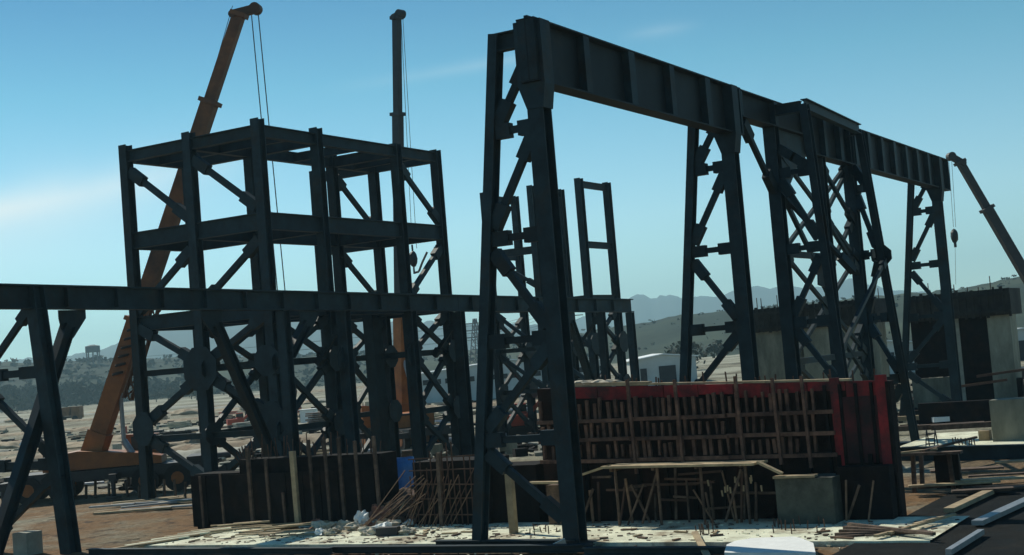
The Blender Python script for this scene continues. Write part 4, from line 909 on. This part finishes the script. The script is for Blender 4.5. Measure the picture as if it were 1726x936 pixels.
# pylons with lines
tops = []
def pylon(px, py, dist, H, label):
    p = AT(px, py, dist); p.z = 0; o = thing('power_pylon', p, label, 'pylon', 'power line pylons'); b = MB(); h = 2.2
    for sx in (-1, 1):
        for sy in (-1, 1): b.bar(p + V((sx * h, sy * h, 0)), p + V((sx * .35, sy * .35, H)), .22, .22)
    for k in range(9):
        z0, z1 = H * k / 9, H * (k + 1) / 9; f0, f1 = h + (.35 - h) * k / 9, h + (.35 - h) * (k + 1) / 9
        for sg in (-1, 1):
            b.bar(p + V((-f0, sg * f0, z0)), p + V((f1, sg * f1, z1)), .12, .12); b.bar(p + V((f0, sg * f0, z0)), p + V((-f1, sg * f1, z1)), .12, .12)
            b.bar(p + V((sg * f0, -f0, z0)), p + V((sg * f1, f1, z1)), .12, .12)
    b.build('lattice_mast', FARST, o); ends = []
    for z, w_ in ((H * .68, 4.6), (H * .8, 3.8), (H * .92, 3.0)):
        d = V((.504, -.86, 0)); MB().bar(p + V((0, 0, z)) - d * w_, p + V((0, 0, z)) + d * w_, .25, .3).build('cross_arm', FARST, o); ends += [p + V((0, 0, z - .6)) - d * w_, p + V((0, 0, z - .6)) + d * w_]
    tops.append(ends)
pylon(805, 600, 420, 17.5, 'lattice power pylon between the tall frame and the nearest trestle')
pylon(966, 600, 480, 26, 'lattice power pylon whose top shows above the rack left of the goalposts')
pylon(-420, 640, 560, 24, 'lattice power pylon beyond the left edge')
for i in range(6):
    for a_, b_ in ((0, 1), (0, 2)):
        b = MB(); A, B = tops[a_][i], tops[b_][i]
        pts = [A.lerp(B, t / 14) - V((0, 0, 4 * (1 - (2 * t / 14 - 1) ** 2) * .6)) for t in range(15)]
        for q, r_ in zip(pts, pts[1:]): b.tube(q, r_, .045, 4)
        o = b.build('power_cable', FARST, loc=A); tag(o, 'thin power cable strung between the far pylons across the sky', 'cable', 'power cables between pylons')

# yard clutter between the frames and the hills
heap0 = None
def heap(px, py, r, h, seed, label, m=GRAVEL):
    p = G(px, py); o = MB().blob((p.x, p.y, 0), (r, r * 1.4, h), seed, 3, .45, flat=.1).build('spoil_heap', m, smooth=True, loc=p); tag(o, label, 'earth heap', 'earth heaps about the yard')
lab_h = 'low heap of earth on the pale yard behind the frames'
for i in range(26):
    px = random.uniform(-60, 1000); hor = 678 - .082 * px; py = hor + random.choice((22, 32, 45, 60, 80, 105)) + random.uniform(-5, 8)
    heap(px, py, random.uniform(.8, 2.6), random.uniform(.25, .8), i, lab_h)
def timber_stack(px, py, a, n, label):
    p = G(px, py); o = thing('timber_stack', p, label, 'timber stack', 'timber stacks in the yard'); rz_ = Matrix.Rotation(a, 3, 'Z')
    for k in range(n):
        L_ = random.uniform(2.2, 3.4); MB().box(p + rz_ @ V((random.uniform(-.2, .2), random.uniform(-.6, .6), .15 + .14 * (k // 3))), (L_, .25, .1), rz_ @ Matrix.Rotation(random.uniform(-.08, .08), 3, 'Z')).build('plank', random.choice((WOOD, WOOD, WOODG, CONC)), o)
for i in range(24):
    px = random.uniform(60, 800); hor = 678 - .082 * px; py = hor + random.uniform(48, 150)
    timber_stack(px, py, random.uniform(-1.4, -.5), random.randint(4, 9), 'loose stack of boards lying on the yard among the frame legs')
def pipe_(px, py, L_, r, m, a):
    p = G(px, py); d = V((math.cos(a), math.sin(a), 0)) * L_ / 2; p.z = r + .03
    o = MB().tube(p - d, p + d, r, 12).build('pipe', m, loc=p); tag(o, {'GREYM': 'pale steel pipe lying on the yard', 'BLACKM': 'dark steel pipe lying on the yard'}['GREYM' if m is GREYM else 'BLACKM'] + ' behind the frames', 'pipe', ('pale' if m is GREYM else 'dark') + ' pipes on the yard')
for i in range(26):
    px = random.uniform(40, 900); hor = 678 - .082 * px; pipe_(px, hor + random.uniform(50, 165), random.uniform(1.5, 5), random.uniform(.08, .22), random.choice((GREYM, BLACKM, BLACKM)), random.uniform(-1.5, -.4))
drum = None
for i in range(18):
    px = random.uniform(180, 900); hor = 678 - .082 * px; p = G(px, hor + random.uniform(45, 130)); m = random.choice((0, 1, 2)); mm = (BLACKM, CONC, REDM)[m]
    b = MB(); b.tube(p + V((0, 0, 0)), p + V((0, 0, .9)), .3, 14); b.tube(p + V((0, 0, .3)), p + V((0, 0, .34)), .32, 14); b.tube(p + V((0, 0, .6)), p + V((0, 0, .64)), .32, 14)
    o = b.build('drum', mm, loc=p); tag(o, ('black', 'pale grey', 'red')[m] + ' drum standing in the yard among the frame legs', 'drum', ('black', 'pale', 'red')[m] + ' drums in the yard')
for i in range(14):
    px = random.uniform(690, 940); hor = 678 - .082 * px; p = G(px, hor + random.uniform(95, 190)); s_ = random.uniform(.3, .9); m = random.choice((0, 1, 1, 2)); mm = (CONCD, PLY, WOODG)[m]
    o = MB().box(p + V((0, 0, s_ * .4)), (s_, s_ * 1.3, s_ * .8), Matrix.Rotation(random.random(), 3, 'Z')).build('block', mm, loc=p); tag(o, ('grey concrete', 'black plywood', 'brown timber')[m] + ' block lying behind the nearest trestle', 'block', ('concrete', 'plywood', 'timber')[m] + ' blocks behind the nearest trestle')
random.seed(31)
for nm, mm, lab, cnt in (('rubble', CONC, 'pale broken stones and scrap strewn over the yard', 1700), ('dark_rubble', PLY, 'dark offcuts and clods strewn over the yard', 2600)):
    b = MB()
    for i in range(cnt):
        px = random.uniform(-80, 1000) if random.random() < .85 else random.uniform(1480, 1800); hor = 678 - .082 * px
        py = hor + random.uniform(45, 165); q = G(px, py); q += V((random.uniform(-2, 2), random.uniform(-2, 2), 0))
        if q.x < 33.2 or q.x > 130: continue
        k = random.uniform(.05, .17) * (1 + q.x / 150); rt = Matrix.Rotation(random.uniform(0, 3), 3, 'Z') @ Matrix.Rotation(random.uniform(-.5, .5), 3, 'X')
        b.box((q.x, q.y, k * .3), (k * random.uniform(1, 5), k * random.uniform(.8, 1.6), k * random.uniform(.5, 1.2)), rt)
    tag(b.build(nm, mm), lab, 'rubble', kind='stuff')
random.seed(77)
for i in range(16):
    px = random.uniform(60, 760); hor = 678 - .082 * px; py = hor + (26, 34, 44, 58, 72, 88, 104, 118)[i % 8] * random.uniform(.95, 1.05); q = G(px, py); L_ = random.uniform(5, 13) * (q.length / 80); b = MB(); nn = 26; dr = V((.504, -.86, 0)); up_ = V((.86, .5, 0)); hh = random.uniform(.25, .55)
    for k in range(nn + 1):
        t_ = k / nn * 2 - 1; wv = noise.noise(V((k * .35, i, 0))); e = (1 - t_ * t_) ** .5
        for m_ in range(5):
            v_ = m_ / 4 * 2 - 1; b.v.append(q + dr * (L_ * t_) + up_ * (v_ * 1.6 + wv * 1.2) + V((0, 0, -.12 + (hh * e + .12) * (1 - v_ * v_) * (1 + .4 * noise.noise(V((k * .9, m_, i)))))))
    b.f = [(k * 5 + m_, k * 5 + m_ + 1, k * 5 + m_ + 6, k * 5 + m_ + 5) for k in range(nn) for m_ in range(4)]
    o = b.build('earth_bank', (GRAVEL, CONC, GRAVEL)[i % 3], smooth=True, loc=q); tag(o, 'long low bank of earth crossing the yard behind the frames', 'earth bank', 'earth banks across the yard')
for nm, mm, lab, cnt in (('site_litter', RUST, 'dark splinters and clods littering the slab and its edge', 420), ('pale_litter', SLAB, 'pale chips littering the slab edge and the ground before it', 300), ('rust_litter', RUSTL, 'rusty bits littering the slab and the ground before it', 300)):
    b = MB()
    for i in range(cnt):
        x = random.choice((random.uniform(26.2, 27.9), random.uniform(27.9, 30.9), random.uniform(27.9, 30.9))); y_ = random.uniform(7.3, 28.5) if random.random() < .6 else random.uniform(17, 26)
        k = random.uniform(.010, .034); rt = Matrix.Rotation(random.uniform(0, 3), 3, 'Z') @ Matrix.Rotation(random.uniform(-.3, .3), 3, 'X')
        b.box((x, y_, (.05 if x > 27.9 else -.04) + k * .3), (k * random.uniform(1, 7), k * random.uniform(.8, 1.6), k * random.uniform(.5, 1.2)), rt)
    tag(b.build(nm, mm), lab, 'litter', kind='stuff')
random.seed(55)
for i in range(22):
    px = random.uniform(230, 960); hor = 678 - .082 * px; p = G(px, hor + random.uniform(42, 95)); m = (PLY, WOODG, CONC, REDM, BEIGE)[i % 5]; lb = ('black', 'brown timber', 'pale concrete', 'red', 'beige')[i % 5]
    o = thing('stacked_panels', p, lb + ' panels stacked on the yard beyond the steel frames', 'panel stack', lb + ' panel stacks in the yard'); rz_ = Matrix.Rotation(random.uniform(-1.3, -.2), 3, 'Z'); n_ = random.randint(3, 7)
    for k in range(n_): MB().box(p + V((random.uniform(-.08, .08), random.uniform(-.08, .08), .12 + .17 * k)), (random.uniform(1.8, 2.6), random.uniform(1.0, 1.3), .12), rz_).build('panel', m, o)
# white sheet at left, dark timber row by the crane
o = MB().plate(G(42, 745, .5), (.5, -.86, 0), (.3, .2, .6), [(-.5, -.3), (.5, -.5), (.35, .5), (-.2, .35)], .03).build('white_sheet', WHITE, loc=G(42, 745)); tag(o, 'crumpled white sheet on the yard at the left edge', 'sheet')
for i in range(14):
    p = G(95 + i * 17 + random.uniform(-5, 5), 838 + random.uniform(-4, 4)); o = MB().bar(p, p + V((random.uniform(-.1, .1), 0, random.uniform(.4, .8))), .08, .08).build('timber_stake', WOODG, loc=p); tag(o, 'short dark stake in the row in front of the orange crane', 'stake', 'stakes before the orange crane')
for i in range(9):
    p = G(random.uniform(180, 340), random.uniform(845, 866)); a = random.uniform(-1.3, -.7); d = V((math.cos(a), math.sin(a), 0)) * random.uniform(.7, 1.6); p.z = .08; plank(p - d, p + d, .2, .06, random.choice((WOOD, GREYM)), 'board dropped on the brown earth left of the black formwork', 'boards on the brown earth')
for i in range(7):
    pa = G(190 + i * 22, 931 - i * 4.5); pb = G(300 + i * 18, 914 - i * 3.2); pa.z = pb.z = .09 + .008 * i; plank(pa, pb, .16, .04, SLAB if i % 2 else WOOD, 'pale scaffold board lying at the left end of the slab', 'scaffold boards at the left end of the slab')
# bushes and trees below the hill on the left
def tree(p, h, label, seed):
    random.seed(seed); o = thing('tree', p, label, 'tree', 'trees at the foot of the hill')
    MB().tube(p + V((0, 0, -.3)), p + V((0, 0, h * .6)), .22, 7, .08).build('trunk', BARK, o); b = MB()
    for k in range(190):
        d = V((random.gauss(0, .4), random.gauss(0, .4), random.gauss(0, .26))); c = p + V((0, 0, h * .62)) + d * h * .62; s_ = h * .09
        t1 = V((random.uniform(-1, 1), random.uniform(-1, 1), random.uniform(-1, 1))).normalized() * s_; t2 = V((random.uniform(-1, 1), random.uniform(-1, 1), random.uniform(-1, 1))).normalized() * s_
        b.add([c - t1, c + t2, c + t1, c - t2], [(0, 1, 2, 3)])
    b.build('crown', LEAF, o)
for i in range(38):
    random.seed(900 + i); px = random.uniform(-20, 480) if i < 26 else random.uniform(1080, 1500); d = random.uniform(420, 600) if i < 26 else random.uniform(230, 330)
    p = AT(px, 660 if i < 26 else 590, d); p.z = 0
    tree(p, random.uniform(2.5, 5.5) * (1.2 if i < 26 else 1), 'dark bushy tree at the foot of the hill behind the orange crane' if i < 26 else 'dark bushy tree at the foot of the green hill on the right', 900 + i)
for o in bpy.data.objects:
    if '_o' in o: del o['_o']
